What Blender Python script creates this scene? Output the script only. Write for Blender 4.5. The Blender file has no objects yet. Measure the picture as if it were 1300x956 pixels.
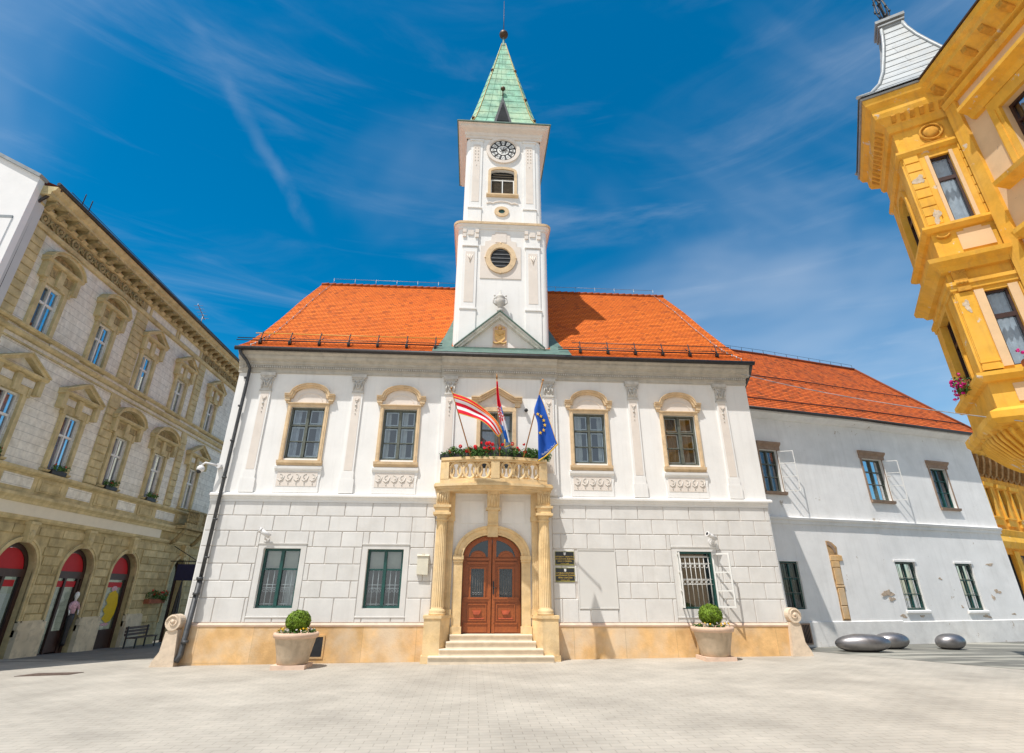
import bpy, bmesh, math, random
from mathutils import Vector, Matrix
random.seed(7)
R = math.radians
scene = bpy.context.scene
COL = scene.collection

# ------------------------------------------------------------------ materials
def mat(name, col, rough=.85, var=.10, scale=2.0, bump=.25, bscale=30., stain=0., scol=(.25,.22,.18),
        sscale=.6, metallic=0., spec=.3, streak=0., chips=0., ccol=(.35,.27,.2), tint=None):
    m = bpy.data.materials.new(name); m.use_nodes = True
    nt = m.node_tree; N = nt.nodes; L = nt.links
    b = N['Principled BSDF']
    b.inputs['Roughness'].default_value = rough
    b.inputs['Metallic'].default_value = metallic
    b.inputs['Specular IOR Level'].default_value = spec
    tc = N.new('ShaderNodeTexCoord')
    def noise(s, d=6, r=.6, vec=None):
        n = N.new('ShaderNodeTexNoise'); n.inputs['Scale'].default_value = s
        n.inputs['Detail'].default_value = d; n.inputs['Roughness'].default_value = r
        L.new(vec or tc.outputs['Object'], n.inputs['Vector']); return n.outputs['Fac']
    def ramp(f, a, b_):
        r = N.new('ShaderNodeMapRange'); r.inputs[1].default_value = a; r.inputs[2].default_value = b_
        r.clamp = True; L.new(f, r.inputs[0]); return r.outputs[0]
    def mix(f, a, b_, mode='MIX'):
        x = N.new('ShaderNodeMix'); x.data_type = 'RGBA'; x.blend_type = mode
        if isinstance(f, float): x.inputs[0].default_value = f
        else: L.new(f, x.inputs[0])
        for v, i in ((a, 6), (b_, 7)):
            if isinstance(v, tuple): x.inputs[i].default_value = (*v[:3], 1)
            else: L.new(v, x.inputs[i])
        return x.outputs[2]
    def scaled(f, k):
        x = N.new('ShaderNodeMath'); x.operation = 'MULTIPLY'; x.inputs[1].default_value = k
        L.new(f, x.inputs[0]); return x.outputs[0]
    lo = tuple(c*(1-var*1.6) for c in col); hi = tuple(min(1, c*(1+var)) for c in col)
    c = mix(ramp(noise(scale), .3, .7), lo, hi)
    if tint: c = mix(scaled(ramp(noise(scale*.35, 4), .42, .65), tint[3]), c, tuple(tint[:3]))
    if stain: c = mix(scaled(ramp(noise(sscale, 8, .65), .5, .78), stain), c, scol)
    if streak:
        mp = N.new('ShaderNodeMapping'); mp.inputs['Scale'].default_value = (5, 5, .35)
        L.new(tc.outputs['Object'], mp.inputs['Vector'])
        c = mix(scaled(ramp(noise(1.1, 5, .6, mp.outputs[0]), .52, .8), streak), c, scol)
    if chips:
        c = mix(scaled(ramp(noise(1.7, 9, .7), .66-.08*chips, .68-.08*chips), .9), c, ccol)
    L.new(c, b.inputs['Base Color'])
    if bump:
        bp = N.new('ShaderNodeBump'); bp.inputs['Strength'].default_value = bump; bp.inputs['Distance'].default_value = .02
        L.new(noise(bscale, 6, .7), bp.inputs['Height']); L.new(bp.outputs[0], b.inputs['Normal'])
    m['_c'] = 0
    return m

MT = {}
MT['white'] = mat('white_plaster', (.84,.82,.785), .9, .03, 1.2, .14, 22, .35, (.60,.58,.54), .55, streak=.30)
MT['rust'] = mat('painted_rustication', (.70,.68,.645), .9, .05, 1.5, .2, 18, .4, (.52,.48,.42), .8, streak=.30)
MT['rust2'] = mat('painted_rustication_dull', (.685,.665,.63), .9, .06, 2, .2, 18, .45, (.50,.46,.40), .8, streak=.35)
MT['rust3'] = mat('painted_rustication_pale', (.725,.705,.67), .9, .04, 2, .2, 18, .35, (.52,.48,.42), .8, streak=.3)
MT['tan2'] = mat('olive_stucco_dull', (.47,.375,.19), .9, .18, 3, .4, 20, .5, (.20,.15,.06), 1.3, streak=.4)
MT['tanshade'] = mat('olive_stucco_shaded', (.52,.42,.22), .9, .16, 3, .4, 20, .5, (.18,.14,.06), 1.3, streak=.4)  # olive stucco darkened for the arcade, its shade put into the colour
MT['joint'] = mat('joint_plaster', (.7,.65,.58), .9, .04, 1.5, .1, 18)
MT['relief'] = mat('stucco_relief', (.77,.69,.61), .9, .05, 3, .2, 30, .3, (.5,.46,.4), 1.5)
MT['capital'] = mat('weathered_stucco', (.60,.57,.52), .9, .14, 5, .5, 25, .4, (.3,.28,.25), 3)
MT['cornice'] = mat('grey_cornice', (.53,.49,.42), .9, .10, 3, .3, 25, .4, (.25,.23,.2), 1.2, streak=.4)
MT['sandstone'] = mat('yellow_sandstone', (.80,.57,.29), .85, .14, 3, .5, 25, .6, (.30,.20,.10), 1.3, tint=(.74,.58,.36,.6))
MT['plinth'] = mat('ochre_plinth_stone', (.80,.50,.22), .8, .15, 2.2, .5, 20, .5, (.48,.25,.09), 1.0, tint=(.72,.58,.42,.8))
MT['pinkstone'] = mat('pink_limestone', (.76,.56,.43), .8, .10, 4, .4, 30, .3, (.42,.28,.2), 2)
MT['winstone'] = mat('window_sandstone', (.74,.55,.34), .85, .14, 5, .4, 30, .4, (.34,.22,.12), 2.5)
MT['step'] = mat('step_stone', (.76,.65,.50), .8, .10, 4, .3, 30, .4, (.45,.36,.27), 2)
MT['scroll'] = mat('pale_scroll_stone', (.74,.60,.45), .85, .14, 5, .5, 22, .5, (.35,.27,.2), 2.5)
MT['greenwood'] = mat('dark_green_paint', (.115,.125,.10), .45, .2, 8, .1, 40, spec=.5)
MT['tealwood'] = mat('teal_paint', (.012,.075,.065), .4, .2, 8, .1, 40, spec=.5)
MT['whitewood'] = mat('white_paint', (.75,.74,.70), .5, .05, 8, .05, 40, spec=.5)
MT['door'] = mat('varnished_wood', (.34,.09,.020), .42, .12, 14, .15, 30, .22, (.22,.05,.012), 9, spec=.5, streak=.5)
MT['doorred'] = mat('red_varnish', (.50,.10,.04), .4, .2, 9, .1, 30, spec=.5)
MT['black'] = mat('black_metal', (.02,.02,.022), .5, .2, 8, .1, 40, spec=.5)
MT['pipe'] = mat('dark_pipe', (.06,.062,.065), .5, .3, 6, .15, 40, spec=.5)
MT['gutter'] = mat('dark_gutter', (.035,.03,.028), .5, .3, 6, .15, 40, spec=.5)
MT['pedstone'] = mat('mossy_stone', (.80,.77,.70), .9, .2, 4, .5, 25, .7, (.30,.30,.14), 1.5, tint=(.80,.77,.72,.9))
MT['brownorn'] = mat('brown_ornament', (.34,.20,.08), .9, .3, 6, .6, 14, .5, (.16,.08,.03), 2)
MT['oldbrickpale'] = mat('pale_bare_masonry', (.60,.47,.35), .95, .25, 9, .9, 18, .6, (.40,.28,.2), 5)
MT['jointdark'] = mat('joint_mortar', (.64,.59,.54), .95, .1, 3, .1, 18)
MT['louvrewood'] = mat('grey_louvre_wood', (.20,.17,.13), .8, .2, 8, .3, 30)
MT['greygrille'] = mat('grey_grille', (.22,.22,.19), .6, .2, 8, .1, 30)
MT['bareplaster'] = mat('bare_grey_plaster', (.58,.48,.36), .95, .2, 9, .8, 18, .5, (.42,.36,.3), 5)
MT['steel'] = mat('galvanised', (.35,.35,.35), .45, .2, 8, .1, 40, metallic=.7)
MT['yellowrod'] = mat('brass_wire', (.60,.36,.06), .5, .15, 8, .1, 40, spec=.5)
MT['copper'] = mat('green_copper', (.24,.49,.34), .65, .25, 2.5, .3, 16, .8, (.12,.24,.16), 1.6, streak=.9, tint=(.42,.56,.36,.9))
MT['copperd'] = mat('grey_green_copper', (.12,.19,.155), .6, .15, 3, .2, 16, .4, (.12,.2,.17), 2)
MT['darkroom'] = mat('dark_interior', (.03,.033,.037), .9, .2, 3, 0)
MT['bronze'] = mat('dark_bronze', (.10,.06,.035), .5, .3, 10, .2, 40, metallic=.5)
MT['gold'] = mat('gilt', (.75,.50,.08), .4, .1, 10, .1, 40, metallic=.3, spec=.5)
MT['goldflat'] = mat('gold_fringe', (.80,.48,.05), .7, .1, 10, .1, 40)
MT['curtain'] = mat('grey_curtain', (.62,.62,.64), .9, .15, 6, .1, 40)
MT['curtainw'] = mat('white_curtain', (.72,.70,.64), .9, .1, 6, .1, 40)
MT['curtainb'] = mat('brown_curtain', (.34,.23,.16), .9, .2, 6, .1, 40)
MT['blind'] = mat('cream_blind', (.62,.55,.42), .9, .05, 6, .05, 40)
MT['annex'] = mat('grey_white_render', (.88,.86,.83), .92, .05, 1.2, .25, 14, .35, (.52,.50,.46), .45, streak=.25, chips=.12, ccol=(.50,.42,.34))
MT['annexbase'] = mat('grey_render_band', (.80,.775,.735), .92, .08, 2, .3, 14, .6, (.40,.34,.26), .7, chips=.6, ccol=(.48,.38,.28))
MT['brownstone'] = mat('brown_stone', (.36,.25,.18), .9, .15, 5, .4, 25)
MT['oldbrick'] = mat('old_brick', (.55,.34,.16), .9, .3, 6, .8, 14, .7, (.3,.18,.1), 3)
MT['tan'] = mat('olive_stucco', (.60,.49,.265), .9, .16, 3, .4, 20, .5, (.20,.15,.06), 1.3, streak=.3)
MT['tandark'] = mat('olive_ornament', (.38,.30,.15), .9, .3, 7, .8, 14, .6, (.12,.09,.04), 3)
MT['tanbase'] = mat('worn_pier_stone', (.66,.57,.41), .9, .2, 4, .4, 20, .6, (.25,.2,.12), 2)
MT['brickwhite'] = mat('cream_brick', (.84,.80,.69), .9, .12, 5, .4, 30, .5, (.38,.32,.2), 1.6, streak=.3)
MT['fascia'] = mat('beige_fascia', (.74,.67,.52), .8, .03, 3, .05, 20)
MT['mahog'] = mat('dark_mahogany', (.045,.018,.014), .45, .2, 8, .1, 40, spec=.5)
MT['red'] = mat('red_sign', (.45,.012,.02), .5, .05, 6, .02, 40)
MT['yellowsign'] = mat('yellow_sign', (.62,.42,.0), .5, .05, 6, .02, 40)
MT['pinkcloth'] = mat('pink_cloth', (.65,.40,.45), .8, .3, 18, .1, 40)
MT['navy'] = mat('navy_sign', (.02,.02,.06), .5, .1, 6, .02, 40)
MT['whitehouse'] = mat('white_gable_render', (.82,.80,.78), .9, .03, 1.2, .1, 20, .15, (.6,.58,.55), .5)
MT['whiteshade'] = mat('white_render_shaded', (.55,.55,.54), .9, .03, 1.2, .1, 20)  # white render toned down to grey: shade of the return wall in the colour
MT['yellow'] = mat('ochre_plaster', (.78,.42,.05), .9, .10, 2.5, .3, 18, .35, (.46,.24,.07), 1.2, streak=.55, chips=.35, ccol=(.62,.55,.46), tint=(.82,.50,.11,.6))
MT['yellowd'] = mat('ochre_ornament', (.62,.31,.045), .9, .2, 6, .6, 14, .5, (.28,.13,.03), 2.5)
MT['creamwall'] = mat('peach_plaster', (.72,.51,.30), .9, .06, 2, .2, 18, .25, (.5,.33,.2), 1, chips=.05)
MT['zinc'] = mat('pale_zinc_sheet', (.40,.425,.43), .5, .08, 3, .15, 14, .4, (.42,.36,.26), 1.5, streak=.4, metallic=.1, spec=.5)
MT['zincd'] = mat('grey_zinc', (.30,.32,.33), .5, .12, 3, .15, 14, metallic=.2)
MT['orange'] = mat('orange_plaster', (.76,.36,.045), .9, .15, 2.5, .3, 18, .5, (.35,.14,.03), 1.5, chips=.25, ccol=(.5,.42,.34))
MT['potstone'] = mat('planter_stone', (.56,.44,.31), .85, .12, 6, .4, 35, .4, (.34,.26,.18), 3, streak=.5)
MT['potrim'] = mat('planter_rim', (.68,.48,.35), .85, .10, 6, .4, 35, .3, (.4,.27,.2), 3)
MT['seat'] = mat('brushed_steel', (.30,.285,.285), .38, .1, 5, .08, 60, metallic=.85)
MT['leaf'] = mat('topiary_leaf', (.17,.27,.02), .6, .45, 7, 0, 40)
MT['leafd'] = mat('geranium_leaf', (.07,.16,.03), .6, .5, 7, 0, 40)
MT['redflower'] = mat('red_petals', (.75,.02,.03), .6, .2, 12, 0, 40)
MT['magenta'] = mat('magenta_petals', (.60,.01,.22), .6, .2, 12, 0, 40)
MT['yellowflower'] = mat('yellow_petals', (.80,.50,.02), .6, .2, 12, 0, 40)
MT['whiteflower'] = mat('white_petals', (.80,.78,.75), .6, .1, 12, 0, 40)
MT['soil'] = mat('soil', (.05,.035,.02), .95, .3, 9, .5, 30)
MT['terracotta'] = mat('terracotta', (.30,.10,.05), .8, .2, 6, .2, 30)
MT['flagred'] = mat('red_cloth', (.72,.006,.03), .7, .08, 5, .08, 30)
MT['flagwhite'] = mat('white_cloth', (.78,.78,.78), .7, .04, 5, .08, 30)
MT['flagblue'] = mat('blue_cloth', (.012,.085,.42), .7, .15, 3, .08, 30)
MT['flagcyan'] = mat('light_blue_cloth', (.02,.16,.55), .7, .1, 5, .08, 30)
MT['pole'] = mat('varnished_pole', (.42,.20,.06), .5, .2, 10, .1, 30, spec=.5)
MT['marble'] = mat('black_plaque', (.012,.012,.013), .25, .2, 6, .0, 40, spec=.6)
MT['brassrim'] = mat('plaque_rim', (.35,.33,.10), .5, .2, 6, .0, 40)
MT['blankstone'] = mat('pale_panel_stone', (.66,.64,.60), .7, .02, 2, .05, 20)
MT['camwhite'] = mat('camera_housing', (.74,.72,.70), .4, .04, 8, 0, 40, spec=.5)
MT['beigebox'] = mat('beige_box', (.68,.64,.52), .6, .04, 8, .05, 40)
MT['iron'] = mat('rusty_cover', (.13,.09,.07), .7, .3, 12, .4, 40)
MT['reliefgold'] = mat('gilded_relief', (.80,.50,.20), .7, .2, 8, .4, 30)

def add_brick(m, sx, sy, mortar, depth, horiz='X', colmix=None):
    """procedural courses of brick in the wall plane, as bump and a faint darker joint"""
    nt = m.node_tree; N = nt.nodes; L = nt.links; b = N['Principled BSDF']
    tc = N.new('ShaderNodeTexCoord'); sp = N.new('ShaderNodeSeparateXYZ'); cb = N.new('ShaderNodeCombineXYZ')
    L.new(tc.outputs['Object'], sp.inputs[0]); L.new(sp.outputs[horiz], cb.inputs[0]); L.new(sp.outputs['Z'], cb.inputs[1])
    br = N.new('ShaderNodeTexBrick'); br.inputs['Scale'].default_value = 1
    br.inputs['Brick Width'].default_value = sx; br.inputs['Row Height'].default_value = sy
    br.inputs['Mortar Size'].default_value = mortar; br.inputs['Mortar Smooth'].default_value = .2
    br.inputs['Color1'].default_value = (1,1,1,1); br.inputs['Color2'].default_value = (.86,.86,.86,1); br.inputs['Mortar'].default_value = (depth,depth,depth,1)
    L.new(cb.outputs[0], br.inputs['Vector'])
    src = b.inputs['Base Color'].links[0].from_socket
    x = N.new('ShaderNodeMix'); x.data_type='RGBA'; x.blend_type='MULTIPLY'; x.inputs[0].default_value=1
    L.new(src, x.inputs[6]); L.new(br.outputs['Color'], x.inputs[7]); L.new(x.outputs[2], b.inputs['Base Color'])
add_brick(MT['brickwhite'], 40., .30, .010, .62, 'Y')
add_brick(MT['zinc'], 60., .42, .012, .6, 'X')
add_brick(MT['plinth'], 1.7, 3.0, .012, .78, 'X')

def tile_mat(name, c1, c2, c3, dirt):
    m = bpy.data.materials.new(name); m.use_nodes = True
    nt = m.node_tree; N = nt.nodes; L = nt.links; b = N['Principled BSDF']
    b.inputs['Roughness'].default_value = .75; b.inputs['Specular IOR Level'].default_value = .25
    uv = N.new('ShaderNodeUVMap')
    br = N.new('ShaderNodeTexBrick'); br.inputs['Scale'].default_value = 1; br.offset = .5
    br.inputs['Brick Width'].default_value = .18; br.inputs['Row Height'].default_value = .17
    br.inputs['Mortar Size'].default_value = .010; br.inputs['Mortar Smooth'].default_value = .3; br.inputs['Bias'].default_value = -.1
    br.inputs['Color1'].default_value = (*c1,1); br.inputs['Color2'].default_value = (*c2,1); br.inputs['Mortar'].default_value = (c1[0]*.35,c1[1]*.3,c1[2]*.3,1)
    L.new(uv.outputs[0], br.inputs['Vector'])
    no = N.new('ShaderNodeTexNoise'); no.inputs['Scale'].default_value = .45; no.inputs['Detail'].default_value = 8; no.inputs['Roughness'].default_value=.7
    L.new(uv.outputs[0], no.inputs['Vector'])
    mr = N.new('ShaderNodeMapRange'); mr.inputs[1].default_value=.5; mr.inputs[2].default_value=.8; mr.inputs[4].default_value=dirt; L.new(no.outputs['Fac'], mr.inputs[0])
    x = N.new('ShaderNodeMix'); x.data_type='RGBA'; L.new(mr.outputs[0], x.inputs[0]); L.new(br.outputs['Color'], x.inputs[6]); x.inputs[7].default_value=(*c3,1)
    # single odd-coloured tiles
    n2 = N.new('ShaderNodeTexWhiteNoise'); n2.noise_dimensions='2D'
    sn = N.new('ShaderNodeVectorMath'); sn.operation='SNAP'; sn.inputs[1].default_value=(.18,.17,1); L.new(uv.outputs[0], sn.inputs[0]); L.new(sn.outputs[0], n2.inputs['Vector'])
    m2 = N.new('ShaderNodeMapRange'); m2.inputs[1].default_value=.99-.36*dirt; m2.inputs[2].default_value=.985; m2.inputs[4].default_value=.35+.4*dirt; L.new(n2.outputs['Value'], m2.inputs[0])
    y = N.new('ShaderNodeMix'); y.data_type='RGBA'; L.new(m2.outputs[0], y.inputs[0]); L.new(x.outputs[2], y.inputs[6]); y.inputs[7].default_value=(c3[0]*.6,c3[1]*.6,c3[2]*.6,1)
    L.new(y.outputs[2], b.inputs['Base Color'])
    bp = N.new('ShaderNodeBump'); bp.inputs['Strength'].default_value=.6; bp.inputs['Distance'].default_value=.02
    L.new(br.outputs['Fac'], bp.inputs['Height']); bp.invert=True; L.new(bp.outputs[0], b.inputs['Normal'])
    return m
MT['tile'] = tile_mat('orange_roof_tiles', (.78,.19,.022), (.68,.15,.018), (.44,.10,.025), .5)
MT['tileold'] = tile_mat('weathered_roof_tiles', (.70,.155,.028), (.50,.10,.024), (.22,.075,.035), .85)

def glass_mat(name, tint, gloss, trans):
    m = bpy.data.materials.new(name); m.use_nodes = True
    nt = m.node_tree; N = nt.nodes; L = nt.links; N.clear()
    o = N.new('ShaderNodeOutputMaterial'); g = N.new('ShaderNodeBsdfGlossy'); g.inputs['Roughness'].default_value=.03; g.inputs['Color'].default_value=(.9,.95,1,1)
    t = N.new('ShaderNodeBsdfTransparent'); t.inputs['Color'].default_value=(*tint,1)
    d = N.new('ShaderNodeBsdfDiffuse'); d.inputs['Color'].default_value=(.02,.03,.035,1)
    x = N.new('ShaderNodeMixShader'); x.inputs[0].default_value=trans; L.new(d.outputs[0], x.inputs[1]); L.new(t.outputs[0], x.inputs[2])
    lw = N.new('ShaderNodeLayerWeight'); lw.inputs['Blend'].default_value=.22
    mr = N.new('ShaderNodeMapRange'); mr.inputs[3].default_value=gloss; mr.inputs[4].default_value=.75; L.new(lw.outputs['Fresnel'], mr.inputs[0])
    no = N.new('ShaderNodeTexNoise'); no.inputs['Scale'].default_value=1.3; bp=N.new('ShaderNodeBump'); bp.inputs['Strength'].default_value=.12; bp.inputs['Distance'].default_value=.05
    tc=N.new('ShaderNodeTexCoord'); L.new(tc.outputs['Object'], no.inputs['Vector']); L.new(no.outputs['Fac'], bp.inputs['Height']); L.new(bp.outputs[0], g.inputs['Normal'])
    y = N.new('ShaderNodeMixShader'); L.new(mr.outputs[0], y.inputs[0]); L.new(x.outputs[0], y.inputs[1]); L.new(g.outputs[0], y.inputs[2])
    L.new(y.outputs[0], o.inputs[0]); return m
MT['glass'] = glass_mat('window_glass', (.78,.87,.92), .14, .92)
MT['darkglass'] = glass_mat('dark_glass', (.4,.5,.5), .07, .35)

# ------------------------------------------------------------------ mesh builder
class Fr:
    """wall frame: u to the right along the wall (seen from outside), n outward, z up"""
    def __init__(s, P, deg):
        s.P = Vector(P); a = R(deg); s.U = Vector((math.cos(a), math.sin(a), 0)); s.N = Vector((math.sin(a), -math.cos(a), 0))
    def __call__(s, u, n, z): return s.P + s.U*u + s.N*n + Vector((0,0,z))
F0 = Fr((0,0,0), 0)
class MB:
    def __init__(s, fr=F0): s.v=[]; s.f=[]; s.mi=[]; s.uv={}; s.fr=fr; s.m=0; s.sm=set(); s.cuts=[]
    def cut(s): s.cuts.append(len(s.f)); return s   # what follows becomes a piece of its own
    def p(s, u,n,z): s.v.append(s.fr(u,n,z)); return len(s.v)-1
    def w(s, P): s.v.append(Vector(P)); return len(s.v)-1
    def face(s, idx, uv=None, smooth=False):
        s.f.append(tuple(idx)); s.mi.append(s.m)
        if uv: s.uv[len(s.f)-1]=uv
        if smooth: s.sm.add(len(s.f)-1)
    def quad(s, *pts): s.face([s.p(*q) for q in pts])
    def box(s,u0,u1,n0,n1,z0,z1, taper=0):
        t=taper
        a=[s.p(*q) for q in ((u0,n0,z0),(u1,n0,z0),(u1,n1,z0),(u0,n1,z0),(u0+t,n0,z1),(u1-t,n0,z1),(u1-t,n1-t,z1),(u0+t,n1-t,z1))]
        for q in ((0,1,2,3),(4,5,6,7),(0,1,5,4),(1,2,6,5),(2,3,7,6),(3,0,4,7)): s.face([a[i] for i in q])
        return s
    def block(s,u0,u1,z0,z1,n,b=.012):
        """raised block with a bevelled edge"""
        a=[s.p(u0,0,z0),s.p(u1,0,z0),s.p(u1,0,z1),s.p(u0,0,z1)]
        c=[s.p(u0,n-b,z0),s.p(u1,n-b,z0),s.p(u1,n-b,z1),s.p(u0,n-b,z1)]
        d=[s.p(u0+b,n,z0+b),s.p(u1-b,n,z0+b),s.p(u1-b,n,z1-b),s.p(u0+b,n,z1-b)]
        for x,y in((a,c),(c,d)):
            for i in range(4): j=(i+1)%4; s.face((x[i],x[j],y[j],y[i]))
        s.face(d)
    def prof(s,u0,u1,pts,cap=True,mu=0):
        """moulding: section (n,z) run from u0 to u1; mu = mitre returns"""
        pts=list(pts)
        a=[s.p(u0-(n*mu),n,z) for n,z in pts]; b=[s.p(u1+(n*mu),n,z) for n,z in pts]
        k=len(pts)
        for i in range(k-1): s.face((a[i],b[i],b[i+1],a[i+1]))
        s.face((a[-1],b[-1],b[0],a[0]))
        if cap: s.face(a); s.face(b)
        return s
    def poly(s,pts,n0,n1):
        a=[s.p(u,n0,z) for u,z in pts]; b=[s.p(u,n1,z) for u,z in pts]; k=len(pts)
        s.face(a); s.face(b)
        for i in range(k): s.face((a[i],a[(i+1)%k],b[(i+1)%k],b[i]))
        return s
    def plan(s,pts,z0,z1,scale=None):
        a=[s.p(u,n,z0) for u,n in pts]; b=[s.p(u,n,z1) for u,n in pts]; k=len(pts)
        s.face(a); s.face(b)
        for i in range(k): s.face((a[i],a[(i+1)%k],b[(i+1)%k],b[i]))
        return s
    def ribbon(s,path,t0,t1,n0,n1,closed=False):
        """flat band following a path in the wall plane, offset t0..t1 along its normal, n0..n1 deep"""
        k=len(path); A=[]
        for i,(u,z) in enumerate(path):
            if closed: pu,pz=path[i-1]; qu,qz=path[(i+1)%k]
            else: pu,pz=path[max(0,i-1)]; qu,qz=path[min(k-1,i+1)]
            d1=Vector((u-pu,z-pz)); d2=Vector((qu-u,qz-z))
            if d1.length<1e-6: d1=d2
            if d2.length<1e-6: d2=d1
            d1.normalize(); d2.normalize(); m=(d1+d2)
            if m.length<1e-6: m=d1
            m.normalize(); c=max(.5,m.dot(d1)); nx,nz=-m.y/c,m.x/c
            A.append([s.p(u+nx*t,n,z+nz*t) for t,n in((t0,n0),(t1,n0),(t1,n1),(t0,n1))])
        rng=range(k) if closed else range(k-1)
        for i in rng:
            a,b=A[i],A[(i+1)%k]
            for j in range(4): l=(j+1)%4; s.face((a[j],b[j],b[l],a[l]))
        if not closed: s.face(A[0]); s.face(A[-1])
        return s
    def tube(s,pts,r,seg=8,closed=False,caps=True,world=False):
        P=[Vector(q) if world else s.fr(*q) for q in pts]; k=len(P); rs=r if isinstance(r,(list,tuple)) else [r]*k
        ref=None; rings=[]
        for i in range(k):
            if closed: t=P[(i+1)%k]-P[i-1]
            else: t=P[min(k-1,i+1)]-P[max(0,i-1)]
            t.normalize()
            if ref is None:
                ref=Vector((0,0,1)) if abs(t.z)<.9 else Vector((1,0,0))
            x=(ref-t*ref.dot(t))
            if x.length<1e-4: x=Vector((1,0,0))-t*t.x
            x.normalize(); ref=x; y=t.cross(x)
            rings.append([s.w(P[i]+(x*math.cos(a)+y*math.sin(a))*rs[i]) for a in [2*math.pi*j/seg for j in range(seg)]])
        for i in range(k if closed else k-1):
            a,b=rings[i],rings[(i+1)%k]
            for j in range(seg): l=(j+1)%seg; s.face((a[j],a[l],b[l],b[j]),smooth=True)
        if caps and not closed: s.face(rings[0]); s.face(rings[-1])
        return s
    def lathe(s,c,profile,seg=20,flute=0,nf=0,sx=1,sy=1,smooth=True):
        """turned form about a vertical axis through wall-frame point c=(u,n); profile of (r,z)"""
        C=s.fr(c[0],c[1],0); rings=[]
        for r,z in profile:
            ring=[]
            for j in range(seg):
                a=2*math.pi*j/seg; rr=r*(1-flute*(j%2)) if flute else r
                ring.append(s.w(C+s.fr.U*(rr*sx*math.cos(a))+s.fr.N*(rr*sy*math.sin(a))+Vector((0,0,z))))
            rings.append(ring)
        for a,b in zip(rings,rings[1:]):
            for j in range(seg): l=(j+1)%seg; s.face((a[j],a[l],b[l],b[j]),smooth=smooth and not flute)
        s.face(rings[0]); s.face(rings[-1]); return s
    def ball(s,c,r,seg=12,sq=(1,1,1),world=False):
        C=Vector(c) if world else s.fr(*c); h=seg//2; rings=[]
        for i in range(h+1):
            t=math.pi*i/h; ring=[]
            for j in range(seg):
                a=2*math.pi*j/seg
                ring.append(s.w(C+s.fr.U*(r*sq[0]*math.sin(t)*math.cos(a))+s.fr.N*(r*sq[1]*math.sin(t)*math.sin(a))+Vector((0,0,-r*sq[2]*math.cos(t)))))
            rings.append(ring)
        for a,b in zip(rings,rings[1:]):
            for j in range(seg): l=(j+1)%seg; s.face((a[j],a[l],b[l],b[j]),smooth=True)
        return s
    def disc(s,u,z,ru,rz,n0,n1,seg=32):
        return s.poly([(u+ru*math.cos(2*math.pi*i/seg),z+rz*math.sin(2*math.pi*i/seg)) for i in range(seg)],n0,n1)
    def ring(s,u,z,r0,r1,n0,n1,seg=32,ez=1):
        P=[(u+r0*math.cos(2*math.pi*i/seg),z+r0*ez*math.sin(2*math.pi*i/seg)) for i in range(seg)]
        Q=[(u+r1*math.cos(2*math.pi*i/seg),z+r1*ez*math.sin(2*math.pi*i/seg)) for i in range(seg)]
        A=[s.p(a,n0,b) for a,b in P];B=[s.p(a,n1,b) for a,b in P];C=[s.p(a,n1,b) for a,b in Q];D=[s.p(a,n0,b) for a,b in Q]
        for i in range(seg):
            j=(i+1)%seg; s.face((A[i],A[j],B[j],B[i]));s.face((B[i],B[j],C[j],C[i]));s.face((C[i],C[j],D[j],D[i]))
        return s
    def wall(s,u0,u1,z0,z1,holes=(),n=0,depth=.25):
        """wall face with real openings; hole=(u0,u1,z0,z1[,rise]) rise = arched top inside z1"""
        us=sorted({u0,u1,*[h[0] for h in holes],*[h[1] for h in holes]}); us=[x for x in us if u0<=x<=u1]
        zs=sorted({z0,z1,*[h[2] for h in holes],*[h[3] for h in holes]}); zs=[x for x in zs if z0<=x<=z1]
        for a,b in zip(us,us[1:]):
            for c,d in zip(zs,zs[1:]):
                mu,mz=(a+b)/2,(c+d)/2
                if any(h[0]<mu<h[1] and h[2]<mz<h[3] for h in holes): continue
                s.quad((a,n,c),(b,n,c),(b,n,d),(a,n,d))
        for h in holes:
            a,b,c,d=h[:4]; rise=h[4] if len(h)>4 else 0
            if rise:
                sp=d-rise; m=(a+b)/2; hw=(b-a)/2; K=20
                arc=[(m-hw*math.cos(math.pi*i/K),sp+rise*math.sin(math.pi*i/K)) for i in range(K+1)]
                for (x0,y0),(x1,y1) in zip(arc,arc[1:]): s.quad((x0,n,y0),(x1,n,y1),(x1,n,d),(x0,n,d))
                path=[(a,c)]+arc+[(b,c)]
            else: path=[(a,c),(a,d),(b,d),(b,c)]
            for (x0,y0),(x1,y1) in zip(path,path[1:]+path[:1]): s.quad((x0,n,y0),(x1,n,y1),(x1,n-depth,y1),(x0,n-depth,y0))
        return s
    def build(s,name,m,parent=None,loc=None):
        if s.cuts:
            ed=sorted({0,*s.cuts,len(s.f)}); first=None
            for a,b in zip(ed,ed[1:]):
                q=MB(s.fr); mp={}
                for fi in range(a,b):
                    ids=[]
                    for v in s.f[fi]:
                        if v not in mp: mp[v]=len(q.v); q.v.append(s.v[v])
                        ids.append(mp[v])
                    q.f.append(tuple(ids)); q.mi.append(s.mi[fi])
                    if fi in s.uv: q.uv[len(q.f)-1]=s.uv[fi]
                    if fi in s.sm: q.sm.add(len(q.f)-1)
                o=q.build(name,m,parent,loc); first=first or o
            return first
        me=bpy.data.meshes.new(name); base=Vector((0,0,0))
        if parent is not None: base=parent['_b'] if '_b' in parent else base
        base=Vector(base) if loc is None else Vector(loc)
        me.from_pydata([v-base for v in s.v],[],s.f)
        ms=m if isinstance(m,(list,tuple)) else [m]
        for x in ms: me.materials.append(MT[x])
        for i,p in enumerate(me.polygons):
            p.material_index=s.mi[i]; p.use_smooth = i in s.sm
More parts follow.
